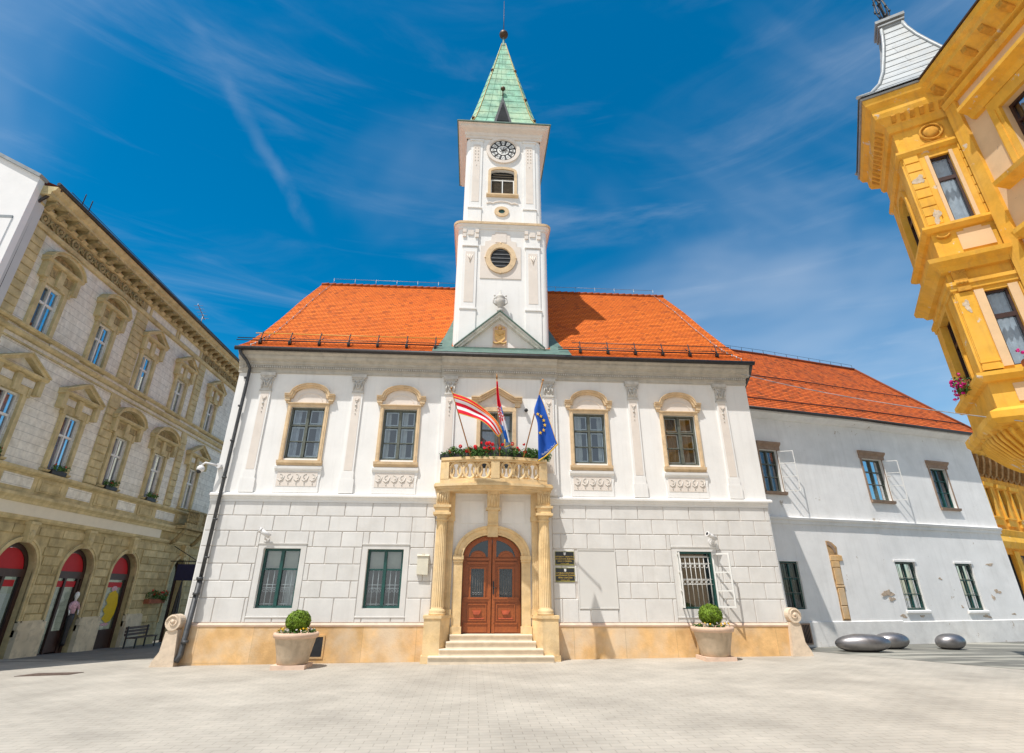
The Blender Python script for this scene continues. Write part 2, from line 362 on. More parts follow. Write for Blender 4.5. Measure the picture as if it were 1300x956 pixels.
        if s.uv:
            ul=me.uv_layers.new(name='UVMap')
            for i,p in enumerate(me.polygons):
                if i in s.uv:
                    for k,li in enumerate(p.loop_indices): ul.data[li].uv=s.uv[i][k]
        bm=bmesh.new(); bm.from_mesh(me); bmesh.ops.recalc_face_normals(bm,faces=bm.faces); bm.to_mesh(me); bm.free()
        o=bpy.data.objects.new(name,me); COL.objects.link(o)
        if parent is not None: o.parent=parent; o['_b']=tuple(base)
        if loc is not None: o.location=loc
        return o
def thing(name,label,cat,loc=(0,0,0),group=None):
    o=bpy.data.objects.new(name,None); COL.objects.link(o); o.location=loc; o['label']=label; o['category']=cat; o['_b']=tuple(loc)
    o.empty_display_size=.3
    if group: o['group']=group
    return o
def tag(o,label,cat,group=None):
    o['label']=label; o['category']=cat
    if group: o['group']=group
    return o
def arc(u,z,ru,rz,a0,a1,k=16): return [(u+ru*math.cos(R(a0+(a1-a0)*i/k)),z+rz*math.sin(R(a0+(a1-a0)*i/k))) for i in range(k+1)]

def leaves(mb,c,rad,count,size,shell=.0,flat=1.,jit=.25,inside=False):
    """many small leaf faces scattered through an ellipsoid (world coordinates)"""
    for i in range(count):
        while True:
            d=Vector((random.uniform(-1,1),random.uniform(-1,1),random.uniform(-1,1)))
            if .05<d.length<=1: break
        if shell: d=d.normalized()*(shell+(1-shell)*random.random()**.5)
        P=Vector(c)+Vector((d.x*rad[0],d.y*rad[1],d.z*rad[2]))
        n=(d.normalized()+Vector((random.gauss(0,.5),random.gauss(0,.5),random.gauss(0,.5)))).normalized()
        t=n.cross(Vector((random.gauss(0,1),random.gauss(0,1),random.gauss(0,1)))).normalized(); b=n.cross(t)
        a=size*random.uniform(.6,1.3)
        mb.face([mb.w(P-t*a),mb.w(P-b*a*.55),mb.w(P+t*a),mb.w(P+b*a*.55)])
def blossom(mb,c,r,k=10):
    for i in range(k):
        d=Vector((random.gauss(0,1),random.gauss(0,1),random.gauss(0,1))).normalized(); P=Vector(c)+d*r*.7
        t=d.cross(Vector((random.gauss(0,1),random.gauss(0,1),1))).normalized(); b=d.cross(t); a=r*.6
        mb.face([mb.w(P-t*a),mb.w(P-b*a),mb.w(P+t*a),mb.w(P+b*a)])
def rustic(mb,u0,u1,rows,width,holes,n=.022,gap=.016,off=0.,start=0.,mset=(0,0,1,2)):
    rnd=random.Random(11)
    for i,(z0,z1) in enumerate(rows):
        o=start+(width/2 if i%2 else 0)+off
        cuts=[]; k=math.floor((u0-o)/width)
        x=o+k*width
        while x<u1+width: cuts.append(x); x+=width
        for a,b in zip(cuts,cuts[1:]):
            segs=[(max(a,u0),min(b,u1))]
            for h in holes:
                if h[2]<z1-.01 and h[3]>z0+.01:
                    ns=[]
                    for p,q in segs:
                        if h[1]<=p or h[0]>=q: ns.append((p,q)); continue
                        if z1-h[3]>.12: mb.block(max(p,h[0])+gap*(p>=h[0]),min(q,h[1])-gap*(q<=h[1]),h[3]+gap*.5,z1-gap,n)
                        if h[2]-z0>.12: mb.block(max(p,h[0])+gap*(p>=h[0]),min(q,h[1])-gap*(q<=h[1]),z0+gap,h[2]-gap*.5,n)
                        if h[0]>p: ns.append((p,h[0]))
                        if h[1]<q: ns.append((h[1],q))
                    segs=ns
            zz0,zz1=z0,z1
            for p,q in segs:
                mb.m=rnd.choice(mset)
                if q-p>.09: mb.block(p+gap,q-gap,zz0+gap,zz1-gap,n)

# ------------------------------------------------------------------ window helper
def casement(par,fr,u0,u1,z0,z1,n,wood,cols=2,bars=(.35,.68),fw=.07,glass='glass',curt=None,name='window',mull=.05,bar=.03,blind=0,interior=True):
    """a timber window set in its opening: frame with mullion and glazing bars, glass, and what hangs behind"""
    f=MB(fr)
    f.box(u0,u0+fw,n-.06,n+.03,z0,z1); f.box(u1-fw,u1,n-.06,n+.03,z0,z1)
    f.box(u0+fw,u1-fw,n-.06,n+.031,z0,z0+fw); f.box(u0+fw,u1-fw,n-.06,n+.031,z1-fw,z1)
    iw=(u1-u0-2*fw); 
    for c in range(1,cols): x=u0+fw+iw*c/cols; f.box(x-mull,x+mull,n-.05,n+.05,z0+fw,z1-fw)
    edges=[u0+fw]+[u0+fw+iw*c/cols for c in range(1,cols)]+[u1-fw]
    for b in bars:
        z=z1-fw-(z1-z0-2*fw)*b; t=bar*1.7 if b==bars[0] else bar
        for i in range(cols):
            a=edges[i]+(mull if i else 0); c=edges[i+1]-(mull if i<cols-1 else 0)
            f.box(a,c,n-.05,n+.035,z-t/2,z+t/2)
    o=f.build(name,wood,par)
    g=MB(fr); g.quad((u0+fw,n-.03,z0+fw),(u1-fw,n-.03,z0+fw),(u1-fw,n-.03,z1-fw),(u0+fw,n-.03,z1-fw)); g.build('pane',glass,o)
    if interior:
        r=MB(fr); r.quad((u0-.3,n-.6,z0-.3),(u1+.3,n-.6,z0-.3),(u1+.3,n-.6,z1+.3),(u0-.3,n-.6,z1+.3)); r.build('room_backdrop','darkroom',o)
    if curt:
        mt,spans,zb=curt; c=MB(fr)
        for a,b in spans:
            ua,ub=u0+(u1-u0)*a,u0+(u1-u0)*b; K=max(6,int((ub-ua)/.035)); prev=None
            for i in range(K+1):
                u=ua+(ub-ua)*i/K; nn=n-.22+.035*math.sin(i*1.9+a*7)
                q=(c.p(u,nn,z0+(z1-z0)*zb),c.p(u,nn,z1-.02))
                if prev: c.face((prev[0],q[0],q[1],prev[1]),smooth=True)
                prev=q
        c.build('curtain',mt,o)
    if blind:
        c=MB(fr); c.box(u0+fw,u1-fw,n-.14,n-.13,z1-(z1-z0)*blind,z1-.02); c.build('roller_blind','blind',o)
    return o

# ================================================================== GROUND
def zg(x,y):
    z=.03+.0105*max(-20,min(15.5,x))
    if x>15.5: z-=.008*min(x-15.5,10)
    k=max(0,min(1,(-x-9)/4)); z-=.03*k*max(0,min(14,y-2))
    return z
def sheet(name,xs,ys,m,dz=0,kind=None,label=None):
    mb=MB(); idx=[[mb.w((x,y,zg(x,y)+dz)) for y in ys] for x in xs]
    for i in range(len(xs)-1):
        for j in range(len(ys)-1): mb.face((idx[i][j],idx[i+1][j],idx[i+1][j+1],idx[i][j+1]))
    o=mb.build(name,m); o['kind']='structure'; return o
def paving(name,c1,c2,mort,bw,bh,rot=0,streaks=None):
    m=bpy.data.materials.new(name); m.use_nodes=True; nt=m.node_tree;N=nt.nodes;L=nt.links;b=N['Principled BSDF']
    b.inputs['Roughness'].default_value=.8; b.inputs['Specular IOR Level'].default_value=.25
    tc=N.new('ShaderNodeTexCoord'); mp=N.new('ShaderNodeMapping'); mp.inputs['Rotation'].default_value=(0,0,rot); L.new(tc.outputs['Object'],mp.inputs['Vector'])
    br=N.new('ShaderNodeTexBrick'); br.inputs['Scale'].default_value=1; br.inputs['Brick Width'].default_value=bw; br.inputs['Row Height'].default_value=bh
    br.inputs['Mortar Size'].default_value=.008; br.inputs['Mortar Smooth'].default_value=.4
    br.inputs['Color1'].default_value=(*c1,1); br.inputs['Color2'].default_value=(*c2,1); br.inputs['Mortar'].default_value=(*mort,1); L.new(mp.outputs[0],br.inputs['Vector'])
    no=N.new('ShaderNodeTexNoise'); no.inputs['Scale'].default_value=.5; no.inputs['Detail'].default_value=9; no.inputs['Roughness'].default_value=.65; L.new(tc.outputs['Object'],no.inputs['Vector'])
    mr=N.new('ShaderNodeMapRange'); mr.inputs[1].default_value=.35; mr.inputs[2].default_value=.7; mr.inputs[3].default_value=.74; mr.inputs[4].default_value=1.08; L.new(no.outputs['Fac'],mr.inputs[0])
    x=N.new('ShaderNodeMix'); x.data_type='RGBA'; x.blend_type='MULTIPLY'; x.inputs[0].default_value=1; L.new(br.outputs['Color'],x.inputs[6]); L.new(mr.outputs[0],x.inputs[7])
    out=x.outputs[2]
    if streaks:
        mp2=N.new('ShaderNodeMapping'); mp2.inputs['Rotation'].default_value=(0,0,streaks[1]); mp2.inputs['Scale'].default_value=(.22,1.5,1); L.new(tc.outputs['Object'],mp2.inputs['Vector'])
        n3=N.new('ShaderNodeTexNoise'); n3.inputs['Scale'].default_value=1.; n3.inputs['Detail'].default_value=3; L.new(mp2.outputs[0],n3.inputs['Vector'])
        r3=N.new('ShaderNodeMapRange'); r3.inputs[1].default_value=.50; r3.inputs[2].default_value=.58; r3.inputs[4].default_value=.85; L.new(n3.outputs['Fac'],r3.inputs[0])
        y=N.new('ShaderNodeMix'); y.data_type='RGBA'; L.new(r3.outputs[0],y.inputs[0]); L.new(out,y.inputs[6]); y.inputs[7].default_value=(*streaks[0],1); out=y.outputs[2]
    L.new(out,b.inputs['Base Color'])
    n2=N.new('ShaderNodeTexNoise'); n2.inputs['Scale'].default_value=35; n2.inputs['Detail'].default_value=5; L.new(tc.outputs['Object'],n2.inputs['Vector'])
    ad=N.new('ShaderNodeMath'); ad.operation='SUBTRACT'; L.new(n2.outputs['Fac'],ad.inputs[0]); L.new(br.outputs['Fac'],ad.inputs[1])
    bp=N.new('ShaderNodeBump'); bp.inputs['Strength'].default_value=.45; bp.inputs['Distance'].default_value=.012; L.new(ad.outputs[0],bp.inputs['Height']); L.new(bp.outputs[0],b.inputs['Normal'])
    return m
MT['paving']=paving('light_paving',(.50,.455,.385),(.465,.425,.36),(.36,.33,.275),.34,.17,0)
MT['pavegrey']=paving('grey_paving',(.22,.215,.185),(.19,.185,.16),(.12,.115,.10),.6,.3,R(8),((.40,.38,.32),R(-8)))
MT['paveleft']=paving('street_paving',(.24,.225,.20),(.21,.20,.18),(.13,.12,.11),.4,.2,0)
xs=[-400,-120,-60,-40,-30,-25]+[-20+i for i in range(0,46)]+[30,40,60,120,400]
ys=[-400,-100,-50,-35,-30]+[-26+i for i in range(0,50)]+[30,40,60,120,400]
sheet('ground',xs,ys,'paving')
# darker street paving strips beside the annex and along the left street
mb=MB(); pts=[(11.2,.6),(11.9,1.6),(12.2,1.4),(14.9,-4.6),(19,-14),(40,-14),(40,14),(11,14)]
def strip(name,rows,m,dz):
    mb=MB(); pr=None
    for (a,b) in rows:
        K=10; cur=[mb.w((a[0]+(b[0]-a[0])*i/K,a[1]+(b[1]-a[1])*i/K,zg(a[0]+(b[0]-a[0])*i/K,a[1]+(b[1]-a[1])*i/K)+dz)) for i in range(K+1)]
        if pr:
            for i in range(K): mb.face((pr[i],pr[i+1],cur[i+1],cur[i]))
        pr=cur
    o=mb.build(name,m); o['kind']='structure'; return o
strip('pavement',[((19.5,-14),(40,-14)),((17.3,-9.5),(38,-8)),((14.9,-4.4),(32,-2)),((13.4,-1.5),(30,1)),((12.1,1.0),(29,4)),((11.3,1.6),(29,8)),((10.8,2.3),(29,12))],'pavegrey',.006)
strip('street',[((-24,1.2),(-10.6,1.9)),((-24,4),(-10,4)),((-24,8),(-9.4,8)),((-24,14),(-9.4,14)),((-24,20),(-9.4,20)),((-24,40),(-9.4,40))],'paveleft',.006)
mb=MB(); 
zz=[zg(x,y)+.010 for x,y in((-12.3,-2.0),(-10.9,-2.0),(-10.9,-1.35),(-12.3,-1.35))]
a=[mb.w((x,y,zg(x,y)+.012)) for x,y in((-12.3,-2.0),(-11.0,-1.85),(-10.9,-1.35),(-12.1,-1.4))]; mb.face(a)
b=[mb.w((v[0],v[1],v[2]-.03)) for v in [mb.v[i] for i in a]]
for i in range(4): mb.face((a[i],a[(i+1)%4],b[(i+1)%4],b[i]))
tag(mb.build('manhole_cover','iron'),'rust brown flat iron cover set in the pale paving at lower left','cover')

# ================================================================== TOWN HALL
TH=thing('town_hall','white baroque town hall with orange tiled roof, clock tower and green copper spire','town hall',(.8,0,0))
XL,XR=-9.12,10.72
ww=.62
UW=[-6.32,-2.91,4.26,7.79]
holes=[(c-ww,c+ww,6.36,8.28) for c in UW]+[(.71-.6,.71+.6,6.1,8.24)]
LW=[(-7.02,-5.80),(-3.58,-2.37),(7.11,8.34)]
lh=[(a,b,1.52,3.33) for a,b in LW]
DC=.64
dh=[(DC-1.0,DC+1.0,.55,3.83,.72)]
w=MB(); w.wall(XL,XR,-.3,9.7,holes+lh+dh,0,.28)
w.quad((XL,0,-.4),(XL,-12,-.4),(XL,-12,10.4),(XL,0,10.4)); w.quad((XR,0,-.4),(XR,-12,-.4),(XR,-12,10.4),(XR,0,10.4)); w.quad((XL,-12,-.4),(XR,-12,-.4),(XR,-12,10.4),(XL,-12,10.4))
w.build('wall','white',TH)
# centre bay projects slightly
cb=MB(); cb.wall(-1.42,3.02,5.12,9.6,[(.71-.6,.71+.6,6.1,8.24)],.09,.09); cb.quad((-1.42,0,5.12),(-1.42,.09,5.12),(-1.42,.09,9.6),(-1.42,0,9.6)); cb.quad((3.02,0,5.12),(3.02,.09,5.12),(3.02,.09,9.6),(3.02,0,9.6)); cb.build('centre_bay','white',TH)
# painted rustication, real raised blocks
rows=[(1.10,1.82),(1.82,2.33),(2.33,2.85),(2.85,3.38),(3.38,3.88),(3.88,4.38),(4.38,4.85)][::-1]
ex=[(a-.19,b+.19,1.26,3.48) for a,b in LW]+[(-1.35,2.72,0,5.3),(3.56,4.92,1.5,3.38)]
jb=MB(); jb.wall(XL+.03,XR-.03,1.11,4.84,[(a-.19,b+.19,1.24,3.50) for a,b in LW]+[(-1.35,2.72,0,5.3),(3.56,4.92,1.5,3.38)],.005,.0); jb.build('joint_bed','jointdark',TH)
rb=MB(); rustic(rb,XL+.02,XR-.02,rows,.94,[(0,99,-9,99)]+ex,.03,.013,off=-7.32); rb.cut(); rustic(rb,XL+.02,XR-.02,rows,.94,[(-99,0,-9,99)]+ex,.03,.013,off=-7.32); rb.build('rusticated_courses',['rust','rust2','rust3'],TH)
# plinth
pl=MB(); pl.prof(XL-.02,DC-2.0,[(0,-.4),(.10,-.4),(.07,1.0),(0,1.0)]); pl.cut(); pl.prof(DC+2.05,XR+.06,[(0,-.4),(.10,-.4),(.07,1.0),(0,1.0)])
pl.quad((XR+.06,.09,-.4),(XR+.06,-10,-.4),(XR+.06,-10,1.0),(XR+.06,.07,1.0))
po=pl.build('plinth','plinth',TH)
pm=MB(); 
for a,b in((XL-.03,DC-2.0),(DC+2.05,XR+.07)): pm.cut(); pm.prof(a,b,[(0,1.0),(.09,1.0),(.10,1.045),(.06,1.10),(0,1.10)])
pm.build('plinth_moulding','pinkstone',po)
for a,b,c,d in((-5.05,-4.66,.16,.71),(7.36,7.36+.35,.2,.72)):
    if a<0:
        v=MB(); v.poly([(a,c),(b,c),(b,d),(a,d)],.0,.105); vo=v.build('basement_vent','darkroom',TH)
        s=MB(); s.ribbon([(a,c),(a,d),(b,d),(b,c)],0,.05,.06,.112,True); s.build('vent_frame','plinth',vo)
# string course
sc=MB(); sp=[(0,4.84),(.035,4.84),(.035,4.92),(.07,4.95),(.07,5.0),(.14,5.03),(.14,5.09),(.03,5.14),(0,5.14)]
for a,b in((XL-.02,DC-1.75),(DC+1.75,XR)): sc.cut(); sc.prof(a,b,sp)
sc.cut(); sc.prof(XR,XR+.14,[(-6,5.03),(.14,5.03),(.14,5.09),(.03,5.14),(-6,5.14)])
sc.build('string_course','white',TH)
# main cornice in three lengths, the centre one stepping forward
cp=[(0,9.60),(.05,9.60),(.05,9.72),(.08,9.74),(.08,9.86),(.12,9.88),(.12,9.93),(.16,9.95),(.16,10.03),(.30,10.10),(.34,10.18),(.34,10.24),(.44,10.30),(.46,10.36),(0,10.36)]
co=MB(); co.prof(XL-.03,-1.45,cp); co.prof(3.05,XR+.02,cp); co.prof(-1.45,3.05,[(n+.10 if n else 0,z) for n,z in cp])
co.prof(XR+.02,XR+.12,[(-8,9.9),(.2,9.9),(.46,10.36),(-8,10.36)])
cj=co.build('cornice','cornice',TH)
dn=MB(); x=XL+.1
while x<XR-.1:
    nn=.22 if -1.45<x<3.05 else .12
    dn.box(x,x+.05,nn-.03,nn+.02,9.79,9.855); x+=.085
dn.build('dentil_course','capital',cj)['kind']='stuff'
# pilasters
for i,c in enumerate((-8.0,-4.58,-1.08,2.70,6.03,9.58)):
    nb=.09 if i in(2,3) else 0
    p=MB(); p.box(c-.255,c+.255,nb,nb+.08,5.15,5.64); p.box(c-.22,c+.22,nb,nb+.07,5.64,5.90); p.box(c-.20,c+.20,nb,nb+.06,5.90,8.86)
    po=p.build('pilaster','white',TH)
    s=MB(); s.box(c-.145,c+.145,nb+.055,nb+.068,5.95,8.80)
    zt=8.66
    s.ribbon(arc(c,zt,.085,.09,180,360,10),0,.03,nb+.06,nb+.1)
    s.build('shaft_panel','relief',po)
    d=MB()
    for (r_,z_) in((.035,8.52),(.045,8.38),(.028,8.22),(.022,8.06)): d.ball((c,nb+.075,z_),r_,8)
    d.build('husk_drop','capital',po)
    k=MB(); k.box(c-.215,c+.215,nb,nb+.10,8.86,8.93); k.box(c-.19,c+.19,nb,nb+.09,8.93,9.42); k.box(c-.275,c+.275,nb,nb+.15,9.47,9.60); k.box(c-.235,c+.235,nb,nb+.12,9.42,9.47)
    for sgn in(-1,1):
        k.tube([(c+sgn*(.20+.055*math.cos(a)),nb+.09,9.38+.055*math.sin(a)) for a in [j*.7 for j in range(9)]],.026,6,caps=True)
        k.tube([(c+sgn*.03,nb+.09,9.0),(c+sgn*.07,nb+.12,9.2),(c+sgn*.15,nb+.13,9.33)],[.03,.035,.02],6)
        k.tube([(c+sgn*.14,nb+.09,8.97),(c+sgn*.16,nb+.12,9.1),(c+sgn*.13,nb+.13,9.2)],[.03,.035,.02],6)
    k.ball((c,nb+.10,9.32),.05,8); k.ball((c,nb+.10,9.05),.045,8); k.ball((c,nb+.10,9.18),.035,8)
    k.build('capital','capital',po)
# upper windows
def swirl(mb,c,z,s,n):
    mb.tube([(c+s*(.13-.02*j)*math.cos(j*.55+1.2)*.9,n,z+(.13-.02*j)*math.sin(j*.55+1.2)) for j in range(7)],.013,5)
CUR={0:('curtain',[(.06,.26),(.74,.94)],.0),1:('curtainw',[(.06,.20),(.53,.72)],.02),2:('curtainw',[(.1,.30),(.80,.93)],.0),3:('curtainb',[(.06,.45),(.52,.82)],.0)}
for i,c in enumerate(UW):
    u0,u1=c-ww,c+ww
    win=casement(TH,F0,u0,u1,6.36,8.28,-.12,'greenwood',2,(.34,.68),.07,'glass',CUR[i])
    iw=MB()  # white inner sashes
    for a,b in((u0+.09,c-.07),(c+.07,u1-.09)):
        for z0,z1 in((6.46,7.55),(7.68,8.2)): iw.ribbon([(a,z0),(a,z1),(b,z1),(b,z0)],-.035,0,-.19,-.165,True)
        iw.box(a+.035,b-.035,-.185,-.168,7.0,7.04)
    iw.build('inner_sash','whitewood',win)
    s=MB(); s.box(c-.75,u0,0,.075,6.28,8.28); s.box(u1,c+.75,0,.075,6.28,8.28); s.box(c-.75,c+.75,0,.08,8.28,8.41)
    s.box(c-.70,u0-.03,.074,.09,6.3,8.3); s.box(u1+.03,c+.70,.074,.09,6.3,8.3)
    s.prof(c-.79,c+.79,[(0,6.10),(.06,6.10),(.09,6.16),(.15,6.18),(.16,6.27),(.08,6.285),(0,6.285)])
    s.prof(c-.76,c+.76,[(.08,8.385),(.12,8.40),(.12,8.43),(0,8.44),(0,8.385)])
    so=s.build('surround','winstone',win)
    h=MB(); path=[(c-.92,8.70),(c-.69,8.70)]+arc(c,8.76,.66,.36,176,4,14)+[(c+.69,8.70),(c+.92,8.70)]
    h.ribbon(path,-.09,-.02,0,.12); h.ribbon(path,-.02,.045,0,.17); h.ribbon(path,.045,.065,0,.20)
    for sg in(-1,1): h.box(c+sg*.80-.09,c+sg*.80+.09,0,.13,8.50,8.61); h.box(c+sg*.78-.06,c+sg*.78+.06,0,.10,8.42,8.50)
    h.build('arched_hood','winstone',win)
    t=MB(); t.poly([(c-.62,8.45)]+arc(c,8.62,.60,.42,180,0,14)+[(c+.62,8.45)],0,.03)
    t.ribbon(arc(c,8.5,.48,.34,172,8,10),-.025,0,.02,.05); t.build('tympanum','relief',win)
    a=MB(); a.prof(c-.82,c+.82,[(0,5.92),(.05,5.92),(.10,5.98),(.11,6.06),(.04,6.10),(0,6.10)]); a.poly([(c-.78,5.16),(c+.78,5.16),(c+.77,5.60),(c+.83,5.92),(c-.83,5.92),(c-.77,5.60)],0,.035)
    ao=a.build('apron','white',win)
    r=MB(); r.box(c-.70,c+.70,.03,.046,5.38,5.88)
    r.build('apron_panel','relief',ao)
    r=MB()
    for k in range(5):
        x=c-.56+.28*k; swirl(r,x,5.68,1 if k%2 else -1,.05); r.tube([(x-.10,.05,5.62),(x-.02,.06,5.55),(x+.08,.06,5.60),(x+.12,.05,5.74)],.015,5); r.ball((x,.05,5.47),.026,6)
    r.build('apron_scrolls','capital',ao)
# centre window behind the flags
c=.71; win=casement(TH,F0,c-.6,c+.6,6.1,8.24,-.12,'greenwood',2,(.3,.66),.07,'glass',('curtain',[(.07,.46),(.54,.93)],0))
s=MB(); s.box(c-.74,c-.6,.09,.17,6.1,8.24); s.box(c+.6,c+.74,.09,.17,6.1,8.24); s.box(c-.74,c+.74,.09,.175,8.24,8.40)
s.build('surround','winstone',win)
h=MB(); path=[(c-.97,8.70),(c-.66,8.70),(c,9.10),(c+.66,8.70),(c+.97,8.70)]
h.ribbon(path,-.10,-.02,.09,.22); h.ribbon(path,-.02,.045,.09,.27); h.ribbon(path,.045,.09,.09,.33)
for sg in(-1,1): h.box(c+sg*.80-.1,c+sg*.80+.1,.09,.21,8.42,8.60)
h.build('pointed_hood','winstone',win)
t=MB(); t.poly([(c-.62,8.41),(c+.62,8.41),(c+.62,8.6),(c,8.98),(c-.62,8.6)],.09,.11); t.ring(c,8.66,.10,.16,.10,.14,16); t.build('tympanum','relief',win)
# lower windows
for i,(a,b) in enumerate(LW):
    if i<2:
        win=casement(TH,F0,a,b,1.52,3.33,-.16,'tealwood',2,(.34,),.075,'glass',None,blind=.34)
        if i==0:
            cw=MB()
            pr=None
            for k in range(9):
                q=(cw.p(b-.42+.035*k,-.40+.02*math.sin(k*2),1.56),cw.p(b-.5+.05*k,-.40+.02*math.sin(k*2),3.1))
                if pr: cw.face((pr[0],q[0],q[1],pr[1]))
                pr=q
            cw.build('curtain','curtainw',win)
        g=MB()
        for h0,h1 in((a+.10,(a+b)/2-.07),((a+b)/2+.07,b-.10)):
            for k in range(2): x=h0+(h1-h0)*(k+.7)/2.4; g.tube([(x,-.215,1.58),(x,-.215,2.72)],.014,5)
            for z in(1.64,2.12,2.22,2.70): g.tube([(h0,-.215,z),(h1,-.215,z)],.011,5)
            for k in range(4): g.tube([(h0+(h1-h0)*(k+.5)/4+.04*math.cos(t*.8),-.22,2.04+.04*math.sin(t*.8)) for t in range(8)],.007,4,closed=True)
        g.build('grille','whitewood',win)
    else:
        win=casement(TH,F0,a,b,1.52,3.33,-.24,'whitewood',1,(.06,),.05,'glass',None)
        fj=MB(); fj.ribbon([(a,1.52),(a,3.33),(b,3.33),(b,1.52)],0,-.04,-.20,.012,True)
        g=MB(); 
        for k in range(7): x=a+.12+(b-a-.24)*k/6; g.tube([(x,-.05,1.56),(x,-.05,3.15)],.011,5)
        for z in(1.57,2.28,2.44,2.95,3.15): g.tube([(a+.03,-.05,z),(b-.03,-.05,z)],.011,5)
        for z in(2.36,2.87):
            for k in range(6):
                x=a+.12+(b-a-.24)*(k+.5)/6; g.tube([(x+.06*math.cos(t*.8),-.05,z+.06*math.sin(t*.8)) for t in range(8)],.008,4,closed=True)
        g.build('grille','whitewood',win)
        tf=MB(); tf.ribbon([(a+.01,1.53),(a+.01,3.32),(b-.01,3.32),(b-.01,1.53)],-.05,0,-.2,.015,True); tf.build('outer_frame','tealwood',win)
        # casement leaf swung open over the wall to the right
        for sgn,hx,ang,wd in((1,b+.01,42,.60),(-1,a-.005,78,.50)):
            f2=Fr((hx,-.02,0),-ang) if sgn>0 else Fr((hx-wd*math.cos(R(ang)),-.02-wd*math.sin(R(ang)),0),ang)
            lf=MB(f2)
            lf.ribbon([(0,1.56),(0,3.28),(wd,3.28),(wd,1.56)],-.055,0,-.02,.02,True)
            for z in(2.08,2.66): lf.box(.05,wd-.05,-.018,.018,z-.02,z+.02)
            lo=lf.build('open_sash','whitewood',win)
            gp=MB(f2); gp.quad((.05,0,1.6),(wd-.05,0,1.6),(wd-.05,0,3.22),(.05,0,3.22)); gp.build('sash_pane','glass',lo) if False else None
    s=MB(); s.box(a-.18,a,0,.03,1.27,3.48); s.box(b,b+.18,0,.03,1.27,3.48); s.box(a,b,0,.03,3.33,3.48); s.box(a,b,0,.03,1.27,1.52)
    s.prof(a-.20,b+.20,[(0,3.455),(.05,3.46),(.055,3.49),(0,3.50)]); s.prof(a-.20,b+.20,[(0,1.24),(.045,1.245),(.05,1.275),(0,1.29)])
    s.build('surround','rust',win)
# blank stone panel
bp=MB(); bp.box(3.60,4.88,0,.035,1.55,3.34); bp.ribbon([(3.57,1.52),(3.57,3.37),(4.91,3.37),(4.91,1.52)],-.03,.0,0,.05,True); bp.build('blank_panel','blankstone',TH)
# ---- portal
ar=MB(); arcp=arc(DC,3.11,1.0,.71,180,0,22)
ar.ribbon([(DC-1.0,.78)]+[(DC-1.0,1.6),(DC-1.0,2.6)]+arcp+[(DC+1.0,2.6),(DC+1.0,.78)],0,.30,-.03,.09)
ar.ribbon(arc(DC,3.11,1.0,.71,180,0,22),.22,.30,.08,.13); ar.ribbon(arc(DC,3.11,1.0,.71,180,0,22),.0,.05,.08,.115)
for sg in(-1,1):
    x=DC+sg*1.15; ar.box(x-.18,x+.18,-.02,.15,3.02,3.14); ar.box(x-.165,x+.165,-.02,.125,2.94,3.02)
    ar.box(x-.18,x+.18,-.02,.14,.78,1.0)
ar.wall(DC-1.0,DC+1.0,.6,3.83,[(DC-1.0,DC+1.0,.6,3.83,.72)],-.02,.30)
ar.build('arched_door_surround','sandstone',TH)
ks=MB(); kp=[(DC-.23,5.20),(DC+.23,5.20),(DC+.19,4.72),(DC+.21,4.62),(DC+.17,4.15),(DC-.17,4.15),(DC-.21,4.62),(DC-.19,4.72)]
ks.prof(DC-.21,DC+.21,[(0,5.2),(.62,5.2),(.60,5.05),(.42,4.85),(.34,4.70),(0,4.70)]); ks.prof(DC-.18,DC+.18,[(0,4.70),(.30,4.70),(.26,4.5),(.15,4.25),(.14,3.75),(0,3.75)])
for k in range(4): x=DC-.15+.1*k; ks.tube([(x,.61,5.1),(x,.44,4.86),(x,.35,4.72)],.035,6)
ks.box(DC-.25,DC+.25,0,.36,4.62,4.70); ks.box(DC-.19,DC+.19,0,.2,4.12,4.18)
ks.build('console','sandstone',TH)
rp=MB(); rp.box(DC-1.12,DC-.30,0,.03,4.2,4.95); rp.cut(); rp.box(DC+.30,DC+1.12,0,.03,4.2,4.95); rp.build('wall_panel','white',TH)
back=MB(); back.box(DC-1.48,DC-1.3,0,.02,1.1,5.2); back.cut(); back.box(DC+1.3,DC+1.48,0,.02,1.1,5.2); back.build('portal_backing','white',TH)
